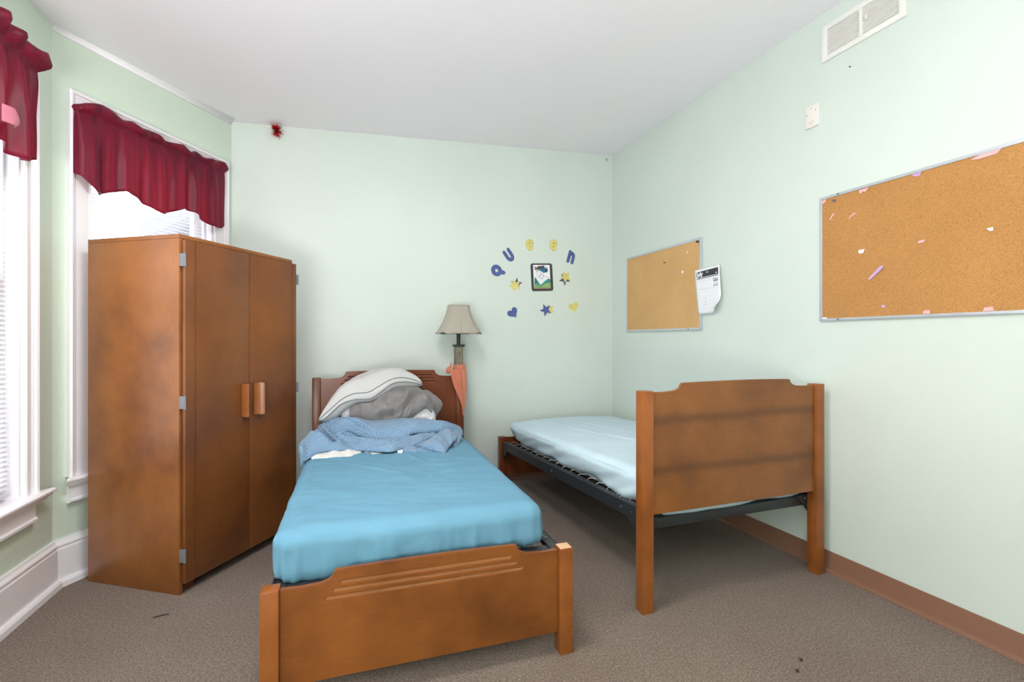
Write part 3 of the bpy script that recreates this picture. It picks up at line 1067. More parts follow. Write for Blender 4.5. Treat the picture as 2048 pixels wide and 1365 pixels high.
# ------------------------------------------------------------------ bedding on the blue bed (bed-local coordinates)
PIL_U = [(-1.004,1.440,0.718), (-0.968,1.500,0.778), (-0.916,1.590,0.856), (-0.851,1.670,0.911), (-0.763,1.730,0.954), (-0.664,1.770,0.986), (-0.579,1.790,0.994), (-0.486,1.800,0.984), (-0.408,1.780,0.945), (-0.363,1.720,0.910), (-0.357,1.640,0.896)]
PIL_1 = [(-1.004,1.440,0.715), (-0.973,1.440,0.744), (-0.923,1.450,0.789), (-0.871,1.470,0.833), (-0.801,1.490,0.862), (-0.714,1.510,0.867), (-0.648,1.530,0.901), (-0.565,1.560,0.942), (-0.485,1.590,0.947), (-0.403,1.620,0.923), (-0.357,1.640,0.896)]
PIL_2 = [(-1.003,1.430,0.714), (-0.970,1.430,0.724), (-0.916,1.440,0.771), (-0.871,1.460,0.806), (-0.795,1.480,0.826), (-0.702,1.500,0.826), (-0.636,1.520,0.866), (-0.562,1.550,0.913), (-0.486,1.580,0.921), (-0.404,1.610,0.907), (-0.358,1.630,0.893)]
PIL_B = [(-1.006,1.470,0.704), (-0.966,1.470,0.699), (-0.906,1.480,0.716), (-0.854,1.500,0.757), (-0.789,1.520,0.796), (-0.697,1.540,0.805), (-0.628,1.560,0.833), (-0.550,1.590,0.873), (-0.472,1.620,0.877), (-0.399,1.650,0.872), (-0.353,1.670,0.886)]
BLK_U = [(-0.834,1.560,0.799), (-0.789,1.580,0.823), (-0.696,1.600,0.834), (-0.625,1.620,0.862), (-0.540,1.640,0.891), (-0.455,1.660,0.887), (-0.384,1.660,0.857), (-0.340,1.640,0.817), (-0.315,1.620,0.770), (-0.291,1.600,0.724)]
BLK_L = [(-0.825,1.500,0.681), (-0.771,1.500,0.671), (-0.705,1.500,0.662), (-0.631,1.500,0.651), (-0.563,1.500,0.654), (-0.506,1.500,0.677), (-0.455,1.500,0.693), (-0.398,1.500,0.723), (-0.352,1.500,0.747), (-0.313,1.500,0.719)]
BL2_U = [(-0.368,1.740,0.814), (-0.340,1.740,0.844), (-0.305,1.740,0.843), (-0.270,1.740,0.817), (-0.227,1.740,0.780), (-0.198,1.740,0.736)]
BL2_L = [(-0.366,1.700,0.742), (-0.331,1.700,0.719), (-0.297,1.700,0.683), (-0.276,1.700,0.647), (-0.255,1.700,0.653), (-0.212,1.700,0.721)]
WHT_U = [(-0.475,1.560,0.692), (-0.430,1.560,0.733), (-0.390,1.560,0.767), (-0.350,1.560,0.779), (-0.311,1.560,0.744), (-0.284,1.560,0.699)]
WHT_L = [(-0.472,1.530,0.644), (-0.426,1.530,0.648), (-0.387,1.530,0.652), (-0.348,1.530,0.647), (-0.315,1.530,0.635), (-0.285,1.530,0.647)]
WH2_U = [(-0.880,1.560,0.769), (-0.856,1.560,0.784), (-0.825,1.560,0.792), (-0.807,1.560,0.791)]
WH2_L = [(-0.879,1.530,0.682), (-0.855,1.530,0.677), (-0.825,1.530,0.676), (-0.807,1.530,0.675)]
QA_U = [(-1.017,1.500,0.669), (-0.977,1.500,0.692), (-0.913,1.500,0.710), (-0.798,1.500,0.711), (-0.720,1.500,0.688), (-0.628,1.500,0.686), (-0.519,1.500,0.693), (-0.439,1.500,0.686), (-0.336,1.500,0.668), (-0.230,1.500,0.642), (-0.143,1.500,0.624), (-0.112,1.500,0.596)]
QA_L = [(-0.991,1.360,0.636), (-0.958,1.360,0.634), (-0.913,1.360,0.631), (-0.843,1.360,0.663), (-0.767,1.340,0.629), (-0.688,1.300,0.605), (-0.617,1.280,0.598), (-0.538,1.280,0.611), (-0.462,1.300,0.636), (-0.359,1.340,0.626), (-0.248,1.380,0.618), (-0.129,1.420,0.581)]
QM_U = [(-0.935,1.300,0.621), (-0.900,1.300,0.656), (-0.857,1.320,0.676), (-0.795,1.340,0.658), (-0.724,1.340,0.635), (-0.651,1.340,0.613), (-0.563,1.340,0.620), (-0.488,1.340,0.640), (-0.409,1.360,0.638), (-0.306,1.380,0.622)]
QM_L = [(-0.940,1.347,0.600), (-0.905,1.281,0.585), (-0.849,1.233,0.580), (-0.790,1.184,0.575), (-0.723,1.124,0.575), (-0.663,1.091,0.575), (-0.600,1.071,0.575), (-0.534,1.127,0.575), (-0.456,1.173,0.580), (-0.328,1.261,0.620)]
QL_U = [(-1.085,1.150,0.620), (-1.080,1.200,0.639), (-1.057,1.250,0.655), (-1.029,1.300,0.673), (-0.991,1.360,0.683), (-0.948,1.340,0.667), (-0.912,1.320,0.639), (-0.851,1.300,0.601), (-0.781,1.280,0.580)]
QL_L = [(-1.073,1.130,0.508), (-1.060,1.120,0.530), (-1.043,1.120,0.550), (-1.023,1.130,0.560), (-0.992,1.150,0.575), (-0.947,1.160,0.580), (-0.895,1.170,0.580), (-0.838,1.180,0.576), (-0.773,1.180,0.569)]
QF_U = [(-0.457,1.160,0.580), (-0.412,1.200,0.595), (-0.370,1.240,0.602), (-0.322,1.280,0.622), (-0.278,1.320,0.634), (-0.233,1.340,0.641), (-0.206,1.330,0.612), (-0.190,1.300,0.585)]
QF_L = [(-0.454,1.141,0.575), (-0.423,1.114,0.570), (-0.392,1.087,0.565), (-0.360,1.038,0.565), (-0.320,0.993,0.565), (-0.298,1.034,0.570), (-0.269,1.098,0.580), (-0.219,1.172,0.600)]
QT_U = [(-0.216,1.380,0.617), (-0.183,1.380,0.621), (-0.157,1.380,0.603), (-0.145,1.360,0.584), (-0.146,1.340,0.562)]
QT_L = [(-0.254,1.208,0.565), (-0.243,1.171,0.560), (-0.226,1.165,0.560), (-0.201,1.200,0.560), (-0.158,1.298,0.565)]
QB_U = [(-0.551,1.130,0.575), (-0.498,1.150,0.585), (-0.445,1.170,0.577), (-0.404,1.170,0.565), (-0.358,1.160,0.553)]
QB_L = [(-0.538,1.089,0.558), (-0.500,1.077,0.558), (-0.456,1.075,0.558), (-0.418,1.063,0.558), (-0.368,1.059,0.558)]
W1_U = [(-1.019,1.100,0.572), (-0.986,1.130,0.584), (-0.939,1.150,0.590), (-0.874,1.160,0.589), (-0.808,1.160,0.584), (-0.763,1.150,0.575)]
W1_L = [(-1.020,1.123,0.556), (-0.984,1.100,0.556), (-0.935,1.084,0.556), (-0.872,1.064,0.556), (-0.808,1.077,0.556), (-0.758,1.133,0.556)]
W2_U = [(-0.747,1.130,0.573), (-0.709,1.140,0.579), (-0.666,1.140,0.570), (-0.620,1.130,0.566), (-0.573,1.130,0.560)]
W2_L = [(-0.742,1.140,0.556), (-0.711,1.093,0.556), (-0.664,1.066,0.556), (-0.621,1.076,0.556), (-0.576,1.098,0.556)]
TAG = [(-0.572,1.070,0.582), (-0.540,1.070,0.585), (-0.548,1.070,0.557), (-0.564,1.070,0.564)]
SC_U = [(-0.109,1.985,1.008), (-0.078,1.985,1.015), (-0.047,1.985,1.019), (-0.020,1.985,1.014), (-0.004,1.985,1.003)]
SC_L = [(-0.119,1.935,0.980), (-0.092,1.935,0.984), (-0.057,1.935,0.983), (-0.019,1.935,0.982), (0.009,1.935,0.967)]
SC_LE = [(-0.121,1.925,0.977), (-0.109,1.925,0.928), (-0.090,1.925,0.859), (-0.067,1.925,0.802), (-0.044,1.925,0.752), (-0.025,1.925,0.698), (-0.015,1.925,0.629)]
SC_RE = [(0.008,1.930,0.967), (0.011,1.930,0.913), (0.011,1.930,0.848), (0.009,1.930,0.780), (0.004,1.930,0.723), (-0.004,1.930,0.666), (-0.010,1.930,0.620)]
KNOT = [(-0.139,1.930,0.974)]
LAMPX = [(-0.023,2.045,1.467), (-0.023,2.045,1.247), (-0.023,2.045,1.012)]

def fold_patch(bm, U, L, bulge, n=56, m=20, tuck=.05, ends=.35, rip=(0, 0), seed=0.0, out_dir=(0, -.75, .65), uvscale=1.0, lump=.008, pw=.65, creases=()):
    """one turned fold of cloth: comes over from behind at U, swells out, tucks back under at L"""
    A, B = cr(U, n), cr(L, n)
    od = Vector(out_dir).normalized()
    rows, uvs = [], []
    acc = 0
    for i in range(n):
        s = i / (n - 1)
        e = min(1.0, (min(s, 1 - s) / .14) + .001) ** .5
        e = ends + (1 - ends) * e
        if i:
            acc += (A[i] - A[i - 1]).length
        row = []
        for j in range(m + 7):
            if j < 4:
                k, q = 0.0, (4 - j) / 4
                p = A[i] + Vector((0, tuck * q, -.75 * tuck * q * q))
                kk = 0
            elif j < m + 4:
                k = (j - 4) / (m - 1)
                kk = math.sin(math.pi * k) ** pw
                p = A[i].lerp(B[i], k) + od * bulge * e * kk
                w = rip[0] * math.sin(rip[1] * s * 6.28 + seed + 2.2 * noise.noise(Vector((s * 4, k * 1.5, seed)))) * kk * e
                g = lump * noise.noise(Vector((s * 7 + seed, k * 2.5, seed * 2))) * kk
                g += .5 * lump * noise.noise(Vector((s * 17 + seed, k * 5, seed))) * kk
                for s0, k0, s1, k1, cw, cd in creases:
                    ax, ay = s1 - s0, (k1 - k0)
                    tt = max(0, min(1, ((s - s0) * ax + (k - k0) * ay) / (ax * ax + ay * ay)))
                    dist = math.hypot(s - s0 - ax * tt, (k - k0 - ay * tt) * .6)
                    g -= cd * math.exp(-(dist / cw) ** 2) - .45 * cd * math.exp(-((dist - cw * 2.1) / cw) ** 2)
                p = p + od * (w + g)
            else:
                q = (j - m - 3) / 3
                p = B[i] + Vector((0, tuck * .6 * q, -.004 * q))
            p.y = min(p.y, 1.95)
            row.append(p)
            uvs.append((acc * uvscale, (A[i] - B[i]).length * (j - 4) / m * uvscale + seed * .37))
        rows.append(row)
    g, fs = bm_grid(bm, rows)
    lay = bm.loops.layers.uv.get('UVMap') or bm.loops.layers.uv.new('UVMap')
    idx = {}
    it = 0
    for r in g:
        for v in r:
            idx[v] = uvs[it]
            it += 1
    for f, _, _ in fs:
        for lp in f.loops:
            lp[lay].uv = idx[lp.vert]

def cloth(name, mat, patches, parent=None, thick=.008, mw=None):
    bm = bmesh.new()
    for a in patches:
        fold_patch(bm, *a[0], **a[1])
    bmesh.ops.recalc_face_normals(bm, faces=bm.faces[:])
    o = link(name, from_bm(bm, name), mat, parent, mw, 3.2)
    md = o.modifiers.new('thick', 'SOLIDIFY')
    md.thickness = thick
    md.offset = -1
    return o

qt = empty('quilt', F_L, 'blue quilted coverlet with stitched swirls, crumpled across the blue bed', 'quilt')
cloth('coverlet', 'quilt', [
    ((QL_U, QL_L, .034), dict(seed=1.3, rip=(.010, 2.6), tuck=.07, ends=.5, creases=[(.42, 0, .62, .55, .05, .035)])),
    (([(x, y + .05, z - .022) for x, y, z in QM_U], QM_L, .046), dict(seed=2.1, rip=(.012, 1.7), tuck=.05, creases=[(.15, .35, .75, .30, .05, .020), (.45, .75, .9, .35, .03, .012)])),
    ((QA_U, [(x, y - .035, z - .004) for x, y, z in QA_L], .056), dict(seed=3.7, rip=(.009, 2.2), tuck=.10, n=80, creases=[(.08, .2, .30, .7, .03, .018), (.5, .6, .95, .45, .03, .010)])),
    ((QB_U, QB_L, .012), dict(seed=4.2, rip=(.003, 2))),
    ((QF_U, QF_L, .036), dict(seed=5.5, rip=(.007, 1.3), ends=.5, creases=[(.55, 0, .75, .9, .05, .012)])),
    ((QT_U, QT_L, .016), dict(seed=6.4, rip=(.003, 1.5))),
], qt, .010)
lin_ = cloth('quilt_lining', 'lining', [
    (([(x, y + .09, z - .006) for x, y, z in W1_U], W1_L, .012), dict(seed=1.1, rip=(.004, 3), tuck=.03, ends=.6)),
    (([(x, y + .07, z - .004) for x, y, z in W2_U], W2_L, .012), dict(seed=8.1, rip=(.004, 2), tuck=.03, ends=.6)),
], qt, .006)
lin_['label'] = 'white lining showing under the hem'
bm = bmesh.new()
bm.faces.new([bm.verts.new(p) for p in TAG])
tg = link('care_tag', from_bm(bm, 'care_tag'), 'paper', qt)
tg.modifiers.new('thick', 'SOLIDIFY').thickness = .001
tg['label'] = 'small white sewn tag'

bk = empty('blanket', F_L, 'grey plush blanket bunched between the white pillow and the blue quilt', 'blanket')
cloth('plush_side', 'grey', [
    ((BLK_U, BLK_L, .070), dict(seed=2.9, rip=(.015, 2.4), tuck=.12, n=110, m=36, ends=.55, lump=.030, creases=[(.80, .22, .58, .95, .045, .034), (.34, .88, .54, .80, .035, .030), (.50, .55, .49, .95, .035, .016), (.2, .25, .45, .55, .07, .016)])),
    ((BL2_U, BL2_L, .040), dict(seed=7.2, rip=(.008, 1.6), tuck=.08, ends=.4, lump=.018)),
], bk, .012)
for a_ in (((WHT_U, WHT_L, .045), dict(seed=3.3, rip=(.006, 1.5), tuck=.05, lump=.012, creases=[(.2, .62, .75, .66, .06, .022)])),
           ((WH2_U, WH2_L, .040), dict(seed=1.9, rip=(.004, 1.2), tuck=.05, lump=.01))):
    fl = cloth('fleece_fold', 'fleece', [a_], bk, .012)
    fl['label'] = 'white fleece reverse of the blanket'

# pillow: closed sections from tip to tip
pw = empty('pillow', F_L, 'white striped pillow with grey piping slumped over the grey blanket', 'pillow')
NP = 64
cu, c1, c2, cb = (cr(a, NP) for a in (PIL_U, PIL_1, PIL_2, PIL_B))
bm = bmesh.new()
rows = []
line1, line2 = [], []
for i in range(NP):
    s = i / (NP - 1)
    e = math.sin(math.pi * min(max(s, 0.0), 1)) ** .45
    U, A, B_, D = cu[i], c1[i], c2[i], cb[i]
    mid_ = (U + A) / 2 + Vector((0, -.03, .045)) * e
    crown = U + Vector((0, .04, .006)) * e
    back = U + Vector((0, .20, -.10)) * e
    seam_b = U + Vector((0, .26, -.17)) * e
    under = D + Vector((0, .16, -.02)) * e
    ring_ = cr([A, A.lerp(mid_, .55) + Vector((0, -.004, .006)) * e, mid_, U, crown, back, seam_b, under, D], 40)
    pk = .003 * e * noise.noise(Vector((s * 26, 0, 2)))
    gus = [A, A.lerp(B_, .5) + Vector((0, -.007, 0)) * e, B_ + Vector((0, pk, 0))]
    fin = [B_.lerp(D, .5) + Vector((0, -.010 + .010 * noise.noise(Vector((s * 30, 1, 5))), -.004)) * e]
    loop = ring_ + list(reversed(fin)) + list(reversed(gus))[:-1]
    for k, p in enumerate(loop):
        if 3 < k < 36:
            loop[k] = p + Vector((0, -.3, 1)) * (.007 * noise.noise(Vector((s * 6, k * .14, 3))) + .003 * noise.noise(Vector((s * 22, k * .1, 9)))) * e
    for p in loop:
        p.y = min(p.y, 1.955)
    rows.append(loop)
    line1.append(A + Vector((0, -.002, .001)))
    line2.append(B_ + Vector((0, -.003, .0)))
g, _ = bm_grid(bm, rows, True)
bm.faces.new(g[0]); bm.faces.new(list(reversed(g[-1])))
bmesh.ops.recalc_face_normals(bm, faces=bm.faces[:])
link('pillow_cover', from_bm(bm, 'pillow_cover'), 'pillow', pw, None, 1.2)
for ln in (line1, line2):
    tube('piping', 'pipe', ln, .0022, 6, pw)

# ------------------------------------------------------------------ lamp behind the headboard, with a scarf tied round it
LX, LY = -0.023, 2.046
lp = empty('floor_lamp', F_L @ Matrix.Translation((LX, LY, 0)), 'tall stone-effect lamp with a grey-beige bell shade behind the headboard', 'lamp')
box('base', 'stone', -.10, .10, -.034, .075, 0, .045, .006, lp)
def column():
    bm = bmesh.new()
    rows = []
    for z, h in ((.045, .045), (.07, .042), (.08, .033), (.5, .032), (1.135, .0305), (1.14, .034), (1.146, .034)):
        c = h * .72
        rows.append([Vector((x, y, z)) for x, y in ((h, c), (c, h), (-c, h), (-h, c), (-h, -c), (-c, -h), (c, -h), (h, -c))])
    g, _ = bm_grid(bm, rows, True)
    bm.faces.new(g[0]); bm.faces.new(list(reversed(g[-1])))
    bmesh.ops.recalc_face_normals(bm, faces=bm.faces[:])
    return from_bm(bm, 'column')
link('column', column(), 'stone', lp)
# raised vine relief on the front and sides of the column
bm = bmesh.new()
for sx, sy in ((0, -1), (1, 0), (-1, 0)):
    pts = []
    for k in range(46):
        z = .62 + .50 * k / 45
        a = .014 * math.sin(k * .75)
        pts.append((a if sx == 0 else sx * .0315, -.0315 if sx == 0 else a, z))
    bm_tube(bm, pts, .0028, 6)
    for k in range(2, 44, 3):
        p = pts[k]
        q = [(p[0] + (.010 * math.cos(t) if sx == 0 else 0), p[1] + (.010 * math.cos(t) if sx else 0), p[2] + .007 * math.sin(t)) for t in [u * .8 for u in range(7)]]
        bm_tube(bm, q, .0022, 5)
bmesh.ops.recalc_face_normals(bm, faces=bm.faces[:])
link('vine_relief', from_bm(bm, 'vine_relief'), 'stone', lp, None, 1.0)
box('capital', 'iron', -.042, .042, -.042, .042, 1.146, 1.163, .004, lp)
tube('socket_stem', 'iron', [(0, 0, 1.160), (0, 0, 1.30)], .015, 14, lp)
tube('socket_cap', 'iron', [(0, 0, 1.24), (0, 0, 1.245), (0, 0, 1.29), (0, 0, 1.295)], [.012, .022, .022, .016], 14, lp)
tube('bulb', 'paper', [(0, 0, 1.29), (0, 0, 1.30), (0, 0, 1.33), (0, 0, 1.36), (0, 0, 1.385), (0, 0, 1.40)], [.014, .018, .029, .031, .022, .004], 16, lp)
# bell shade with cut corners
zt, zb_ = 1.468, 1.246
def ring_at(t):
    k = t ** 1.55                                        # flares towards the hem
    hx = .078 + (.166 - .078) * k
    hy = .060 + (.128 - .060) * k
    cx_ = hx * .30
    cy_ = hy * .36
    z = zt + (zb_ - zt) * t
    base = [(hx, -hy + cy_), (hx, hy - cy_), (hx - cx_, hy), (-hx + cx_, hy), (-hx, hy - cy_), (-hx, -hy + cy_), (-hx + cx_, -hy), (hx - cx_, -hy)]
    out = []
    for i, (a, b) in enumerate(base):
        c, d = base[(i + 1) % 8]
        for q in range(4):
            u = q / 4
            sag = .012 * t * t * math.sin(math.pi * u) * (1 if i % 2 else .3)
            out.append(Vector((a + (c - a) * u, b + (d - b) * u, z + sag)))
    return out, [Vector((a, b, z)) for a, b in base]
bm = bmesh.new()
rr_ = [ring_at(k / 14) for k in range(15)]
bm_grid(bm, [r[0] for r in rr_], True)
sh = link('lamp_shade', from_bm(bm, 'lamp_shade'), 'shade', lp, None, .5)
sh.modifiers.new('thick', 'SOLIDIFY').thickness = .003
bm = bmesh.new()
for c in range(8):
    bm_tube(bm, [r[1][c] * 1.0 + Vector((r[1][c].x, r[1][c].y, 0)).normalized() * .0008 for r in rr_], .0016, 5)
for side in (-1, 1):
    bm_tube(bm, [Vector((0, side * (.060 + .068 * (k / 14) ** 1.55 + .001), zt + (zb_ - zt) * k / 14 + (.012 * (k / 14) ** 2))) for k in range(15)], .0013, 5)
for r in (rr_[0], rr_[-1]):
    bm_tube(bm, r[0] + [r[0][0]], .0030, 5)
bmesh.ops.recalc_face_normals(bm, faces=bm.faces[:])
link('shade_trim', from_bm(bm, 'shade_trim'), 'seam', sh, None, 1.0)
tube('finial_bar', 'iron', [(-.07, 0, 1.462), (0, 0, 1.466), (.07, 0, 1.462)], .003, 6, lp)

sc = empty('scarf', F_L @ Matrix.Translation((LX, 1.95, .97)), 'terracotta scarf knotted round the lamp column, hanging over the headboard post', 'scarf')
sm = F_L
bm = bmesh.new()
# band wound round the column and post top
rows = []
for j in range(15):
    t = j / 14
    z = 1.014 - .085 * t
    row = []
    for i in range(40):
        a = 2 * math.pi * i / 40
        rx = .034 + .020 * math.sin(math.pi * t) + .002 * math.sin(a * 5 + t * 9)
        ry0 = .035 + .016 * t
        y = math.sin(a) * ry0
        if y < 0:
            y *= 1 + 1.35 * min(1, t * 1.6)
        z_ = z + .010 * math.sin(a + .8) + .004 * math.sin(t * 16 + a * 2)
        row.append(Vector((math.cos(a) * rx + .004 * t, y + LY - 1.95, z_ - .97)))
    rows.append(row)
bm_grid(bm, rows, True)
# tail that narrows downwards
LE = cr([(x - LX, y - 1.95, z - .97) for x, y, z in SC_LE], 40)
RE = cr([(x - LX, y - 1.95, z - .97) for x, y, z in SC_RE], 40)
rows = []
for j in range(40):
    t = j / 39
    row = []
    for i in range(26):
        s = i / 25
        p = LE[j].lerp(RE[j], s)
        w = (RE[j] - LE[j]).length
        q = .10 * w * math.sin(math.pi * s) + .085 * w * math.sin(s * 15 * (1 - .35 * t) + t * 3) * (1 - .6 * t) * math.sin(math.pi * s)
        row.append(p + Vector((0, -.006 - q - (.012 * (1 - t)), 0)))
    rows.append(row)
bm_grid(bm, rows)
bmesh.ops.recalc_face_normals(bm, faces=bm.faces[:])
o = link('scarf_cloth', from_bm(bm, 'scarf_cloth'), 'scarf', sc, None, 3.2)
o.modifiers.new('thick', 'SOLIDIFY').thickness = .003
bm = bmesh.new()
bmesh.ops.create_uvsphere(bm, u_segments=18, v_segments=12, radius=1)
for v in bm.verts:
    g = noise.noise(v.co * 2.2 + Vector((4, 0, 0)))
    v.co = Vector((v.co.x * .017, v.co.y * .016, v.co.z * .026)) * (1 + .25 * g) + Vector((-.105, -.03, -.0))
pk_ = [Vector((-.088, -.02, .010)), Vector((-.082, -.018, .035)), Vector((-.080, -.012, .060))]
bm_tube(bm, pk_, [.011, .008, .003], 8)
link('knot', from_bm(bm, 'knot'), 'scarf', sc, None, 3.2)

# ------------------------------------------------------------------ corkboards on the right wall
def corkboard(r0, r1, z0, z1, mat, label, fw=.018, skew=0.0):
    root = empty('corkboard', F_R @ Matrix.Translation(P(r0, z0)), label, 'corkboard')
    w, h = r1 - r0, z1 - z0
    wbox('cork_panel', mat, .004, w - .004, .004, h - .004, .0005, .009, 0, root)
    for nm, a, b, c, d in (('frame_bar', 0, fw, 0, h), ('frame_bar', w - fw, w, 0, h), ('frame_bar', fw, w - fw, 0, fw), ('frame_bar', fw, w - fw, h - fw, h)):
        wbox(nm, 'alu', a, b, c, d, .0005, .014, .003, root)
    return root, w, h
def screw(root, r, z):
    o = tube('screw', 'steel', [P(r, z, .0135), P(r, z, .0165)], .005, 8, root)
cb2, w2, h2 = corkboard(.245, 1.180, 1.268, 1.921, 'cork1', 'smaller corkboard in the corner, with a paper calendar over its right edge')
screw(cb2, w2 - .13, .009)
cb1, w1, h1 = corkboard(2.062, 3.60, 1.297, 1.946, 'cork2', 'larger corkboard with torn paper scraps, cut by the right edge', .014)
screw(cb1, .10, h1 - .007); screw(cb1, .10, .007)

def scrap(r, z, pts, mat, label, d=.0095, group='torn paper scraps on the larger corkboard'):
    rt = F_R @ Matrix.Translation(P(r, z, d))
    bm = bmesh.new()
    n = len(pts)
    ring_ = [bm.verts.new(P(a, b, .0015 + .006 * abs(noise.noise(Vector((a * 60, b * 60, r)))))) for a, b in pts]
    c = bm.verts.new(P(sum(p[0] for p in pts) / n, sum(p[1] for p in pts) / n, .001))
    for i in range(n):
        bm.faces.new((c, ring_[i], ring_[(i + 1) % n]))
    o = link('paper_scrap', from_bm(bm, 'paper_scrap'), mat, None, rt)
    o.modifiers.new('thick', 'SOLIDIFY').thickness = .0006
    tag(o, label, 'paper scrap', group)
    return o
S_ = lambda k, w, h: [(w * math.cos(t) * (.6 + .4 * abs(math.sin(3 * t + k))), h * math.sin(t) * (.7 + .3 * math.cos(2 * t + k))) for t in [i * 2 * math.pi / 9 for i in range(9)]]
scrap(2.1285, 1.833, [(-.014, -.014), (-.008, -.016), (.014, .012), (.010, .016), (-.004, .002)], 'pinkp', 'pink sliver of paper nearest the upper left corner of the larger corkboard')
scrap(2.2333, 1.8104, [(-.018, -.014), (-.010, -.004), (.016, .008), (.018, .014), (.002, .010), (-.016, -.004)], 'pinkp', 'curved pink sliver of paper, right of the straight pink sliver')
scrap(2.2768, 1.6299, [(-.014, .007), (.016, .008), (.012, -.008), (0, -.012), (-.012, -.008)], 'paper', 'white scrap of paper directly above the long lilac strip')
scrap(2.345, 1.519, [(-.034, -.030), (-.026, -.034), (.030, .014), (.034, .028), (.018, .026), (-.022, -.012)], 'lilac', 'long lilac paper strip, the largest scrap on the larger corkboard')
scrap(2.377, 1.3562, S_(1, .010, .011), 'lilac', 'tiny purple scrap low on the corkboard beneath the lilac strip')
scrap(2.5323, 1.6272, [(-.012, -.006), (.010, -.004), (.014, .007), (-.008, .006)], 'pinkp', 'small pale pink scrap in the middle of the larger corkboard')
scrap(2.768, 1.6308, [(-.011, .005), (.010, .006), (.010, -.008), (-.002, -.007)], 'paper', 'white scrap of paper furthest right on the larger corkboard')
scrap(2.7589, 1.928, [(-.052, -.006), (-.02, .006), (.045, .006), (.030, -.010), (.0, -.012), (-.03, -.012)], 'pinkp', 'pink torn strip under the top frame, rightmost of the top scraps')
scrap(2.515, 1.925, [(-.020, .006), (.018, .008), (.012, -.010), (-.010, -.006)], 'lilac', 'white and lilac torn corner under the middle of the top frame')
scrap(2.29, 1.918, [(-.026, .010), (.024, .012), (.012, .002), (.004, -.006), (-.006, .0), (-.018, -.010)], 'pinkp', 'pink three-pointed tear under the top frame near the upper left corner')
scrap(2.0865, 1.9215, [(-.010, .008), (.014, .010), (.006, -.004), (-.008, -.012)], 'pinkp', 'pink torn paper tucked in the upper left corner of the larger corkboard')
scrap(2.762, 1.319, [(-.016, -.007), (.018, -.006), (.014, .010), (-.012, .008)], 'pinkp', 'pink torn scrap on the bottom frame, right of another pink one')
scrap(2.5531, 1.3185, [(-.014, -.006), (.012, -.006), (.010, .009), (-.012, .008)], 'pinkp', 'smaller pink torn scrap on the bottom frame, beneath the middle')
scrap(2.0885, 1.3125, [(-.012, -.004), (.016, -.004), (.012, .004), (-.012, .005)], 'paper', 'white torn scrap in the lower left corner of the larger corkboard')
scrap(.985, 1.700, [(-.012, .0), (.0, .014), (.012, .0), (.0, -.014)], 'paper', 'white nick of torn paper right of centre on the smaller corkboard', group='marks on the smaller corkboard')
scrap(1.035, 1.835, [(-.006, .0), (.0, .010), (.006, .0), (.0, -.008)], 'paper', 'tiny white nick of paper high on the smaller corkboard', group='marks on the smaller corkboard')
def pin(r, z, label, mat='ink', rad=.008):
    bm = bmesh.new()
    bm_tube(bm, [P(0, 0, 0), P(0, 0, .004), P(0, 0, .005), P(0, 0, .012), P(0, 0, .014)], [rad * .8, rad * .8, rad * .5, rad * .55, rad * .9], 10)
    bmesh.ops.recalc_face_normals(bm, faces=bm.faces[:])
    o = link('push_pin', from_bm(bm, 'push_pin'), mat, None, F_R @ Matrix.Translation(P(r, z, .009)), 1.0)
    return tag(o, label, 'pin')
pin(1.148, 1.892, 'black push pin in the upper right corner of the smaller corkboard', rad=.009)
pin(.78, 1.800, 'small dark tack in the upper middle of the smaller corkboard', rad=.005)
pin(2.142, 1.912, 'silver push pin with black head near the upper left of the larger corkboard', 'steel', .007)

# ------------------------------------------------------------------ paper calendar page
cal = empty('calendar_page', F_R @ Matrix.Translation(P(1.12, 1.69, .015)), 'white printed July calendar page curling off the smaller corkboard', 'calendar')
CW, CH = .245, .325
def cal_pt(x, y, lift=0.0):
    """x to the right, y down the page, in metres; returns a point on the curled sheet"""
    u, v = x / CW, y / CH
    r = x + .055 * v - .015 * v * v
    z = -y + .0 + .012 * u + .014 * v * (1 - u)
    curl = max(0.0, u - .45) * max(0.0, v - .55)
    d = .004 + .012 * math.sin(math.pi * v) * (.4 + .6 * u) + .24 * curl * curl * 4 + .006 * u
    r -= .55 * curl * curl * 1.6 * .6
    z += .70 * curl * curl
    return P(r, z, d + lift)
def sheet_patch(name, mat, x0, x1, y0, y1, lift, parent, nx=14, ny=18, thick=.0004):
    bm = bmesh.new()
    bm_grid(bm, [[cal_pt(x0 + (x1 - x0) * i / nx, y0 + (y1 - y0) * j / ny, lift) for i in range(nx + 1)] for j in range(ny + 1)])
    bmesh.ops.recalc_face_normals(bm, faces=bm.faces[:])
    o = link(name, from_bm(bm, name), mat, parent, None, 3.2)
    return o
pg = sheet_patch('page', 'paper', 0, CW, 0, CH, 0, cal)
pg.modifiers.new('thick', 'SOLIDIFY').thickness = .0006
sheet_patch('title_band', 'ink', .018, CW - .012, .018, .062, .0012, cal, 14, 5)
sheet_patch('grey_stripe', 'inkgrey', .018, CW - .012, .064, .074, .0012, cal, 14, 2)
for y in (.088, .134):
    sheet_patch('box_rule', 'ink', .178, .228, y, y + .004, .0012, cal, 4, 1)
for x0, x1 in ((.185, .200), (.203, .212), (.214, .226)):
    sheet_patch('printed_mark', 'ink', x0, x1, .098, .107, .0012, cal, 2, 2)
for k in range(3):
    for x0, x1 in ((.186, .198), (.204, .224)):
        sheet_patch('printed_mark', 'inkgrey', x0, x1, .112 + k * .007, .1145 + k * .007, .0012, cal, 2, 1)
for x0, x1 in ((.03, .06), (.066, .09), (.10, .13), (.14, .155), (.168, .225)):
    sheet_patch('printed_rule', 'inkgrey', x0, x1, .146, .1475, .0012, cal, 3, 1)
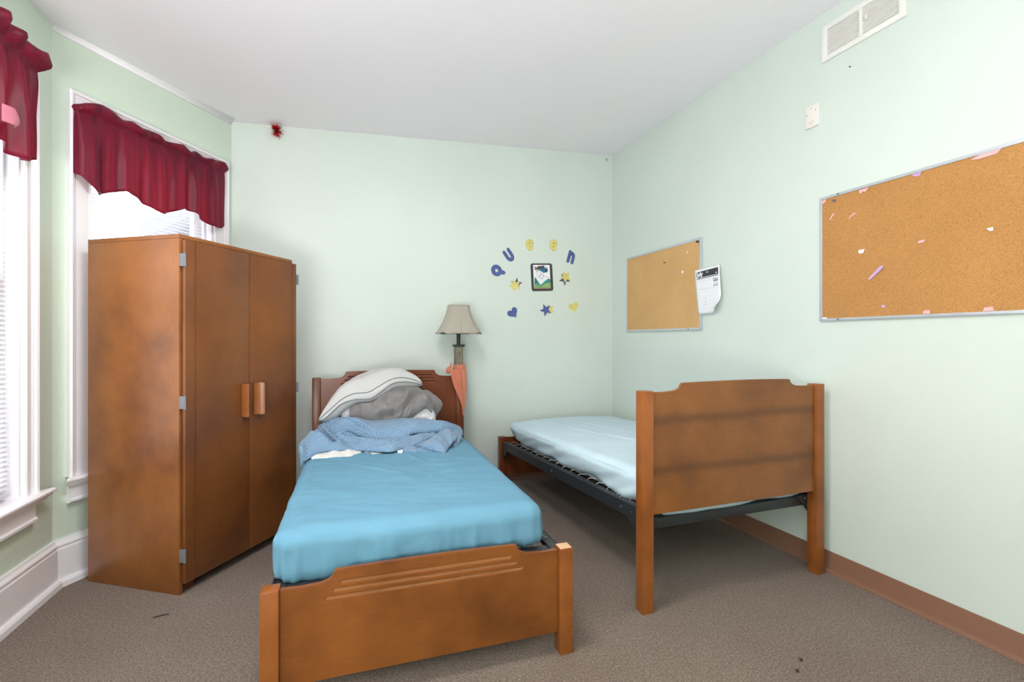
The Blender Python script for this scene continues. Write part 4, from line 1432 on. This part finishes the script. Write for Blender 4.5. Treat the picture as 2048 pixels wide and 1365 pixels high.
for y in (.084, .09, .17, .20, .23, .26, .285):
    sheet_patch('printed_rule', 'inkpale', .03, .16 if y < .1 else .215, y, y + .0014, .0012, cal, 8, 1)
for x0, y0 in ((.092, .212), (.085, .24), (.070, .255)):
    sheet_patch('pen_mark', 'inkgrey', x0, x0 + .006, y0, y0 + .006, .0012, cal, 1, 1)
for x0, x1, y0 in ((.120, .128, .030), (.131, .138, .030), (.208, .222, .048)):
    sheet_patch('printed_mark', 'paper', x0, x1, y0, y0 + .007, .0022, cal, 2, 2)
cu_ = bpy.data.curves.new('lettering', 'FONT')
cu_.body = 'July'
cu_.size = .046
cu_.offset = .0020
tmp = bpy.data.objects.new('tmp', cu_)
COL.objects.link(tmp)
bpy.context.view_layer.update()
me = bpy.data.meshes.new_from_object(tmp.evaluated_get(bpy.context.evaluated_depsgraph_get()))
bpy.data.objects.remove(tmp)
for v in me.vertices:
    v.co = cal_pt(.024 + v.co.x * .92, .052 - v.co.y, .0024)
me.materials.clear()
link('lettering', me, 'paper', cal)['label'] = 'white word July'

# ------------------------------------------------------------------ air vent and sounder plate, high on the right wall
vt = empty('air_vent', F_R @ Matrix.Translation(P(2.072, 2.652)), 'white louvred air vent high on the right wall near the ceiling', 'vent')
VW, VH = .40, .185
for nm, a, b, c, d in (('frame_bar', 0, .030, 0, VH), ('frame_bar', VW - .030, VW, 0, VH), ('frame_bar', .030, VW - .030, 0, .026), ('frame_bar', .030, VW - .030, VH - .026, VH), ('mullion', VW / 2 - .008, VW / 2 + .008, .026, VH - .026)):
    wbox(nm, 'vent', a, b, c, d, .0005, .012, .002, vt)
wbox('vent_back', 'ventback', .02, VW - .02, .02, VH - .02, .0005, .002, 0, vt)
lm = None
for a, b in ((.030, VW / 2 - .008), (VW / 2 + .008, VW - .030)):
    for k in range(10):
        z = .032 + k * .0128
        if lm is None:
            bm = bmesh.new()
            w_ = b - a
            bm_prism(bm, [(.003, .0075), (.0045, .0085), (.0115, .0015), (.010, .0005)], lambda d, q: P(0, q, d), lambda d, q: P(w_, q, d))
            lm = from_bm(bm, 'slat')
        o = link('slat', lm, 'vent', vt)
        o.location = P(a, z, 0)
wbox('damper_lever', 'vent', VW / 2 + .022, VW / 2 + .034, .088, .108, .010, .017, .002, vt)

pl = empty('sounder_plate', F_R @ Matrix.Translation(P(1.977, 2.340)), 'small ivory wall plate with a speaker grille below the air vent', 'wall plate')
wbox('plate', 'plate', 0, .074, 0, .117, .0005, .012, .004, pl)
wbox('plate_edge', 'vent', .066, .0745, .002, .115, .0005, .009, .001, pl)
for k in range(7):
    wbox('grille_slot', 'ventback', .021 + k * .0045, .0235 + k * .0045, .064, .090, .0115, .0126, 0, pl)
for r, z in ((.009, .066), (.060, .078)):
    wbox('strobe_slot', 'inkgrey', r, r + .003, z, z + .012, .0115, .0128, 0, pl)
for r, z in ((.036, .103), (.028, .026), (.037, .020), (.044, .030)):
    tube('screw', 'inkgrey', [P(r, z, .011), P(r, z, .0132)], .0026, 8, pl)

# ------------------------------------------------------------------ paper letters, stars and hearts on the back wall
def stroke_letter(name, strokes, rad, mat, r, z, rot, sx, sz, label, group='cut-out letters spelling Queen'):
    """rounded cut-out letter; strokes in letter space (x right, y up, height 1)"""
    bm = bmesh.new()
    ca, sa = math.cos(rot), math.sin(rot)
    for st in strokes:
        pts = st
        vs = []
        cum = [Vector((x, y, 0)) for x, y in pts]
        rows = []
        ends0 = (cum[0] - cum[1]).normalized() if (cum[0] - cum[-1]).length > 1e-3 else None
        seq = []
        if ends0 is not None:
            for q in (.98, .8, .45):
                seq.append((cum[0] + ends0 * rad * q, rad * math.sqrt(1 - q * q)))
        seq += [(p, rad) for p in cum]
        if ends0 is not None:
            e1 = (cum[-1] - cum[-2]).normalized()
            for q in (.45, .8, .98):
                seq.append((cum[-1] + e1 * rad * q, rad * math.sqrt(1 - q * q)))
        for i, (p, rd) in enumerate(seq):
            a, b = seq[max(i - 1, 0)][0], seq[min(i + 1, len(seq) - 1)][0]
            if ends0 is None and i in (0, len(seq) - 1):
                a, b = seq[-2][0], seq[1][0]
            t = (b - a).normalized()
            nrm = Vector((-t.y, t.x, 0))
            row = []
            for k in range(8):
                th = 2 * math.pi * k / 8
                q = p + nrm * rd * math.cos(th)
                X, Y = q.x * sx, q.y * sz
                row.append(P(X * ca - Y * sa, X * sa + Y * ca, .0025 + .0022 * math.sin(th)))
            rows.append(row)
        g, _ = bm_grid(bm, rows, True)
        if ends0 is not None:
            bm.faces.new(g[0]); bm.faces.new(list(reversed(g[-1])))
    bmesh.ops.recalc_face_normals(bm, faces=bm.faces[:])
    o = link(name, from_bm(bm, name), mat, None, F_B @ Matrix.Translation(P(r, z)), 3.2)
    return tag(o, label, 'letter', group)
arc = lambda cx_, cy_, rx, ry, a0, a1, n=20: [(cx_ + rx * math.cos(a0 + (a1 - a0) * k / n), cy_ + ry * math.sin(a0 + (a1 - a0) * k / n)) for k in range(n + 1)]
R_ = math.radians
stroke_letter('letter_cutout', [arc(0, 0, .32, .34, 0, 2 * math.pi, 28), [(.20, -.26), (.34, -.44), (.42, -.52)]], .18, 'blue', -1.134, 1.790, R_(38), .094, .098, 'blue paper letter Q, lowest left of the arc above the lamp')
stroke_letter('letter_cutout', [[(-.26, .42), (-.26, .0)] + arc(0, -.08, .26, .30, math.pi, 2 * math.pi, 14) + [(.26, .0), (.26, .42)]], .165, 'blue', -1.021, 1.925, R_(36), .088, .104, 'blue paper letter u tilted between the Q and first yellow e')
e_pts = [(-.16, -.04), (.10, .02), (.24, .12)] + arc(-.02, 0, .29, .36, R_(22), R_(318), 22)
stroke_letter('letter_cutout', [e_pts], .165, 'yellow', -.828, 2.028, R_(6), .086, .096, 'pale yellow paper letter e, left one of the two')
stroke_letter('letter_cutout', [e_pts], .165, 'yellow', -.600, 2.041, R_(-6), .086, .096, 'pale yellow paper letter e, next to the blue n')
stroke_letter('letter_cutout', [[(-.24, .44), (-.24, -.42)], [(-.22, .16)] + arc(0, .08, .24, .28, R_(150), 0, 12) + [(.24, -.42)]], .17, 'blue', -.429, 1.942, R_(-16), .088, .100, 'blue paper letter n at the right end of the arc')

def flat_shape(name, pts, mat, r, z, d, label, cat, group, th=.0012, rot=0.0, parent=None):
    ca, sa = math.cos(rot), math.sin(rot)
    q = [(x * ca - y * sa, x * sa + y * ca) for x, y in pts]
    o = prism(name, mat, q, lambda a, b: P(a, b, 0), lambda a, b: P(a, b, th), parent, None if parent else F_B @ Matrix.Translation(P(r, z, d)), smooth=None)
    if cat:
        tag(o, label, cat, group)
    return o
star = lambda R, k=.42: [((R if i % 2 == 0 else R * k) * math.sin(i * math.pi / 5), (R if i % 2 == 0 else R * k) * math.cos(i * math.pi / 5)) for i in range(10)]
gs = 'paper stars round the framed drawing'
flat_shape('star_cutout', star(.056), 'navy', -.952, 1.683, .0006, 'slate-blue paper star behind a yellow one, left of the framed drawing', 'star', gs, rot=R_(-4))
flat_shape('star_cutout', star(.058, .48), 'yellow', -.966, 1.668, .0022, 'yellow paper star on a slate-blue one, left of the framed drawing', 'star', gs, rot=R_(22))
flat_shape('star_cutout', star(.060), 'navy', -.492, 1.742, .0006, 'slate-blue paper star behind a yellow one, right of the framed drawing', 'star', gs, rot=R_(180))
flat_shape('star_cutout', star(.056, .50), 'yellow', -.484, 1.765, .0022, 'yellow paper star on a slate-blue one, right of the framed drawing', 'star', gs, rot=R_(30))
flat_shape('star_cutout', star(.054, .48), 'yellow', -.644, 1.468, .0006, 'pale yellow paper star half hidden behind the blue one beneath the drawing', 'star', gs, rot=R_(20))
flat_shape('star_cutout', star(.060, .44), 'blue', -.677, 1.463, .0022, 'blue paper star on a pale yellow one beneath the drawing', 'star', gs, rot=R_(26))
heart = lambda k: [(k * 16 * math.sin(t) ** 3 / 16, k * (13 * math.cos(t) - 5 * math.cos(2 * t) - 2 * math.cos(3 * t) - math.cos(4 * t)) / 16) for t in [i * 2 * math.pi / 36 for i in range(36)]]
flat_shape('heart_cutout', heart(.050), 'blue', -.985, 1.432, .0006, 'blue paper heart tilted left, below the Q', 'heart', 'paper hearts on the wall', rot=R_(38))
flat_shape('heart_cutout', heart(.050), 'yellow', -.402, 1.496, .0006, 'yellow paper heart, lowest right of the wall decorations', 'heart', 'paper hearts on the wall', rot=R_(-40) + 1.0)

# small framed drawing
dw = empty('framed_drawing', F_B @ Matrix.Translation(P(-.7135, 1.7505)) @ Matrix.Rotation(R_(3), 4, 'Y'), 'small drawing of a figure with a blue head wrap in a charcoal card frame', 'picture')
def rr(w, h, c):
    out = []
    for sx, sy, a0 in ((1, 1, 0), (-1, 1, 90), (-1, -1, 180), (1, -1, 270)):
        for k in range(5):
            a = R_(a0 + 22.5 * k)
            out.append((sx * (w - c) + c * math.cos(a), sy * (h - c) + c * math.sin(a)))
    return out
fp = lambda name, pts, mat, d: prism(name, mat, pts, lambda a, b: P(a, b, d), lambda a, b: P(a, b, d + .0008), dw, smooth=None)
fp('card_frame', rr(.104, .122, .020), 'card', .0006)
fp('drawing_paper', [(-.080, -.098), (.078, -.098), (.078, .108), (-.080, .108)], 'paper', .0016)
fp('ochre_edge', [(-.080, -.098), (.078, -.098), (.078, -.092), (-.080, -.094)], 'ochre', .0026)
bm = bmesh.new()
random.seed(3)
for k in range(60):
    x = random.uniform(-.066, .052)
    y = .098 - abs(random.gauss(0, .012)) - (.022 if x < -.03 else 0) * random.random()
    if x > .028: y -= random.random() * .04
    pts = [P(x + .006 * math.cos(t) + .001 * q, y + .006 * math.sin(t), .003) for q, t in enumerate([u * .9 for u in range(6)])]
    bm_tube(bm, pts, .0018, 4)
bmesh.ops.recalc_face_normals(bm, faces=bm.faces[:])
link('drawn_hair', from_bm(bm, 'drawn_hair'), 'hair', dw)
fp('drawn_head_wrap', [(-.022, .088), (.006, .092), (.034, .082), (.046, .062), (.036, .044), (.018, .036), (-.004, .052), (-.016, .066)], 'wrap', .0026)
fp('drawn_head_band', [(-.036, .070), (-.022, .088), (-.014, .068), (-.004, .052), (-.020, .056)], 'lime', .0026)
fp('drawn_dress', [(-.070, .002), (-.062, -.004), (-.020, -.066), (-.014, -.066), (.024, -.034), (.060, -.012), (.078, -.020), (.078, -.092), (-.078, -.094), (-.074, -.03)], 'teal', .0026)
fp('drawn_dress_hem', [(-.076, -.060), (-.050, -.056), (-.020, -.078), (.02, -.062), (.05, -.050), (.077, -.048), (.077, -.086), (-.076, -.090)], 'lime', .0036)
fp('drawn_neckline', [(-.058, -.002), (.066, .004), (.052, -.010), (.022, -.030), (-.017, -.064)], 'paper', .0036)
bm = bmesh.new()
bm_tube(bm, [P(-.004 + .016 * math.cos(t), .010 + .024 * math.sin(t), .0042) for t in [k * 2 * math.pi / 20 for k in range(21)]], .0016, 5)
for ln in ([(-.040, .052), (-.048, .034), (-.044, .028), (-.046, .018), (-.034, .006), (-.020, .004)], [(-.016, .052), (-.014, .03), (-.018, .008), (-.03, -.006), (-.056, -.002)], [(.014, .026), (.018, .010), (.04, .004), (.068, -.006)]):
    bm_tube(bm, [P(a, b, .0044) for a, b in ln], .0011, 5)
bmesh.ops.recalc_face_normals(bm, faces=bm.faces[:])
link('drawn_lines', from_bm(bm, 'drawn_lines'), 'pencil', dw)

# red tinsel bow and a small hook where wall meets ceiling
bw = empty('tinsel_bow', F_B @ Matrix.Translation(P(-2.822, 2.728, .012)), 'red foil tinsel bow stuck high on the back wall near the bay', 'bow')
for nm, mt, cnt, sd in (('foil_strands', 'tinsel', 230, 5), ('dark_strands', 'tinseld', 34, 8)):
    random.seed(sd)
    bm = bmesh.new()
    for k in range(cnt):
        a = random.uniform(0, 2 * math.pi)
        e = random.uniform(.1, 1.3)
        ln = random.uniform(.026, .058) * (1.15 if nm == 'dark_strands' else 1)
        d = Vector((math.cos(a) * math.cos(e), math.sin(e) * .8, math.sin(a) * math.cos(e)))
        q = Vector((random.gauss(0, .3), random.gauss(0, .2), random.gauss(0, .3)))
        w = d.cross(Vector((.2, .4, .9))).normalized() * random.uniform(.002, .0036)
        o0 = Vector((0, .004, 0))
        pts = [o0 + d * ln * t + q * ln * t * t * .5 for t in (0, .5, 1)]
        for p in pts:
            p.y = max(p.y, -.006)
            p.z = min(p.z, .026)
        v = [bm.verts.new(p + s * w) for p in pts for s in (-1, 1)]
        bm.faces.new((v[0], v[1], v[3], v[2])); bm.faces.new((v[2], v[3], v[5], v[4]))
    link(nm, from_bm(bm, nm), mt, bw, kind='stuff')
tube('tinsel_tail', 'tinseld', [P(.012, -.03, .004), P(.020, -.048, .004), P(.014, -.060, .003)], .0022, 5, bw)
hk = tube('ceiling_hook', 'ink', [P(0, .008, .0), P(-.006, .004, .008), P(-.004, .012, .012), P(.004, .010, .012), P(.004, -.012, .010)], .0022, 6, None, F_B @ Matrix.Translation(P(-.070, 2.862)))
tag(hk, 'tiny dark hook high in the corner above the letters', 'hook')
nh = tube('nail', 'ink', [P(0, 0, 0), P(0, 0, .006)], .003, 6, None, F_R @ Matrix.Translation(P(2.215, 2.560)))
tag(nh, 'tiny dark nail in the right wall under the air vent', 'nail')

# lint and a dark thread on the carpet
th_ = tube('loose_thread', 'lint', [(0, 0, .004), (.012, .006, .005), (.03, .018, .005), (.05, .026, .004)], .0022, 5, None, Matrix.Translation((-1.545, 2.075, 0)))
tag(th_, 'short dark thread lying on the carpet before the wardrobe', 'thread')
for x, y, lab, mt in ((1.08, 1.80, 'dark lint speck on the carpet, nearer the tall headboard', 'lint'), (1.03, 1.74, 'dark lint speck on the carpet, nearer the viewer of two', 'lint'), (.29, 2.82, 'pale fluff on the carpet between the two beds', 'fluff')):
    pts = [(.006 * math.cos(k * 1.1 + x), .008 * math.sin(k * 1.7), .004 + .001 * (k % 3)) for k in range(7)]
    o = tube('lint_speck', mt, pts, .0018, 5, None, Matrix.Translation((x, y, 0)))
    tag(o, lab, 'lint')
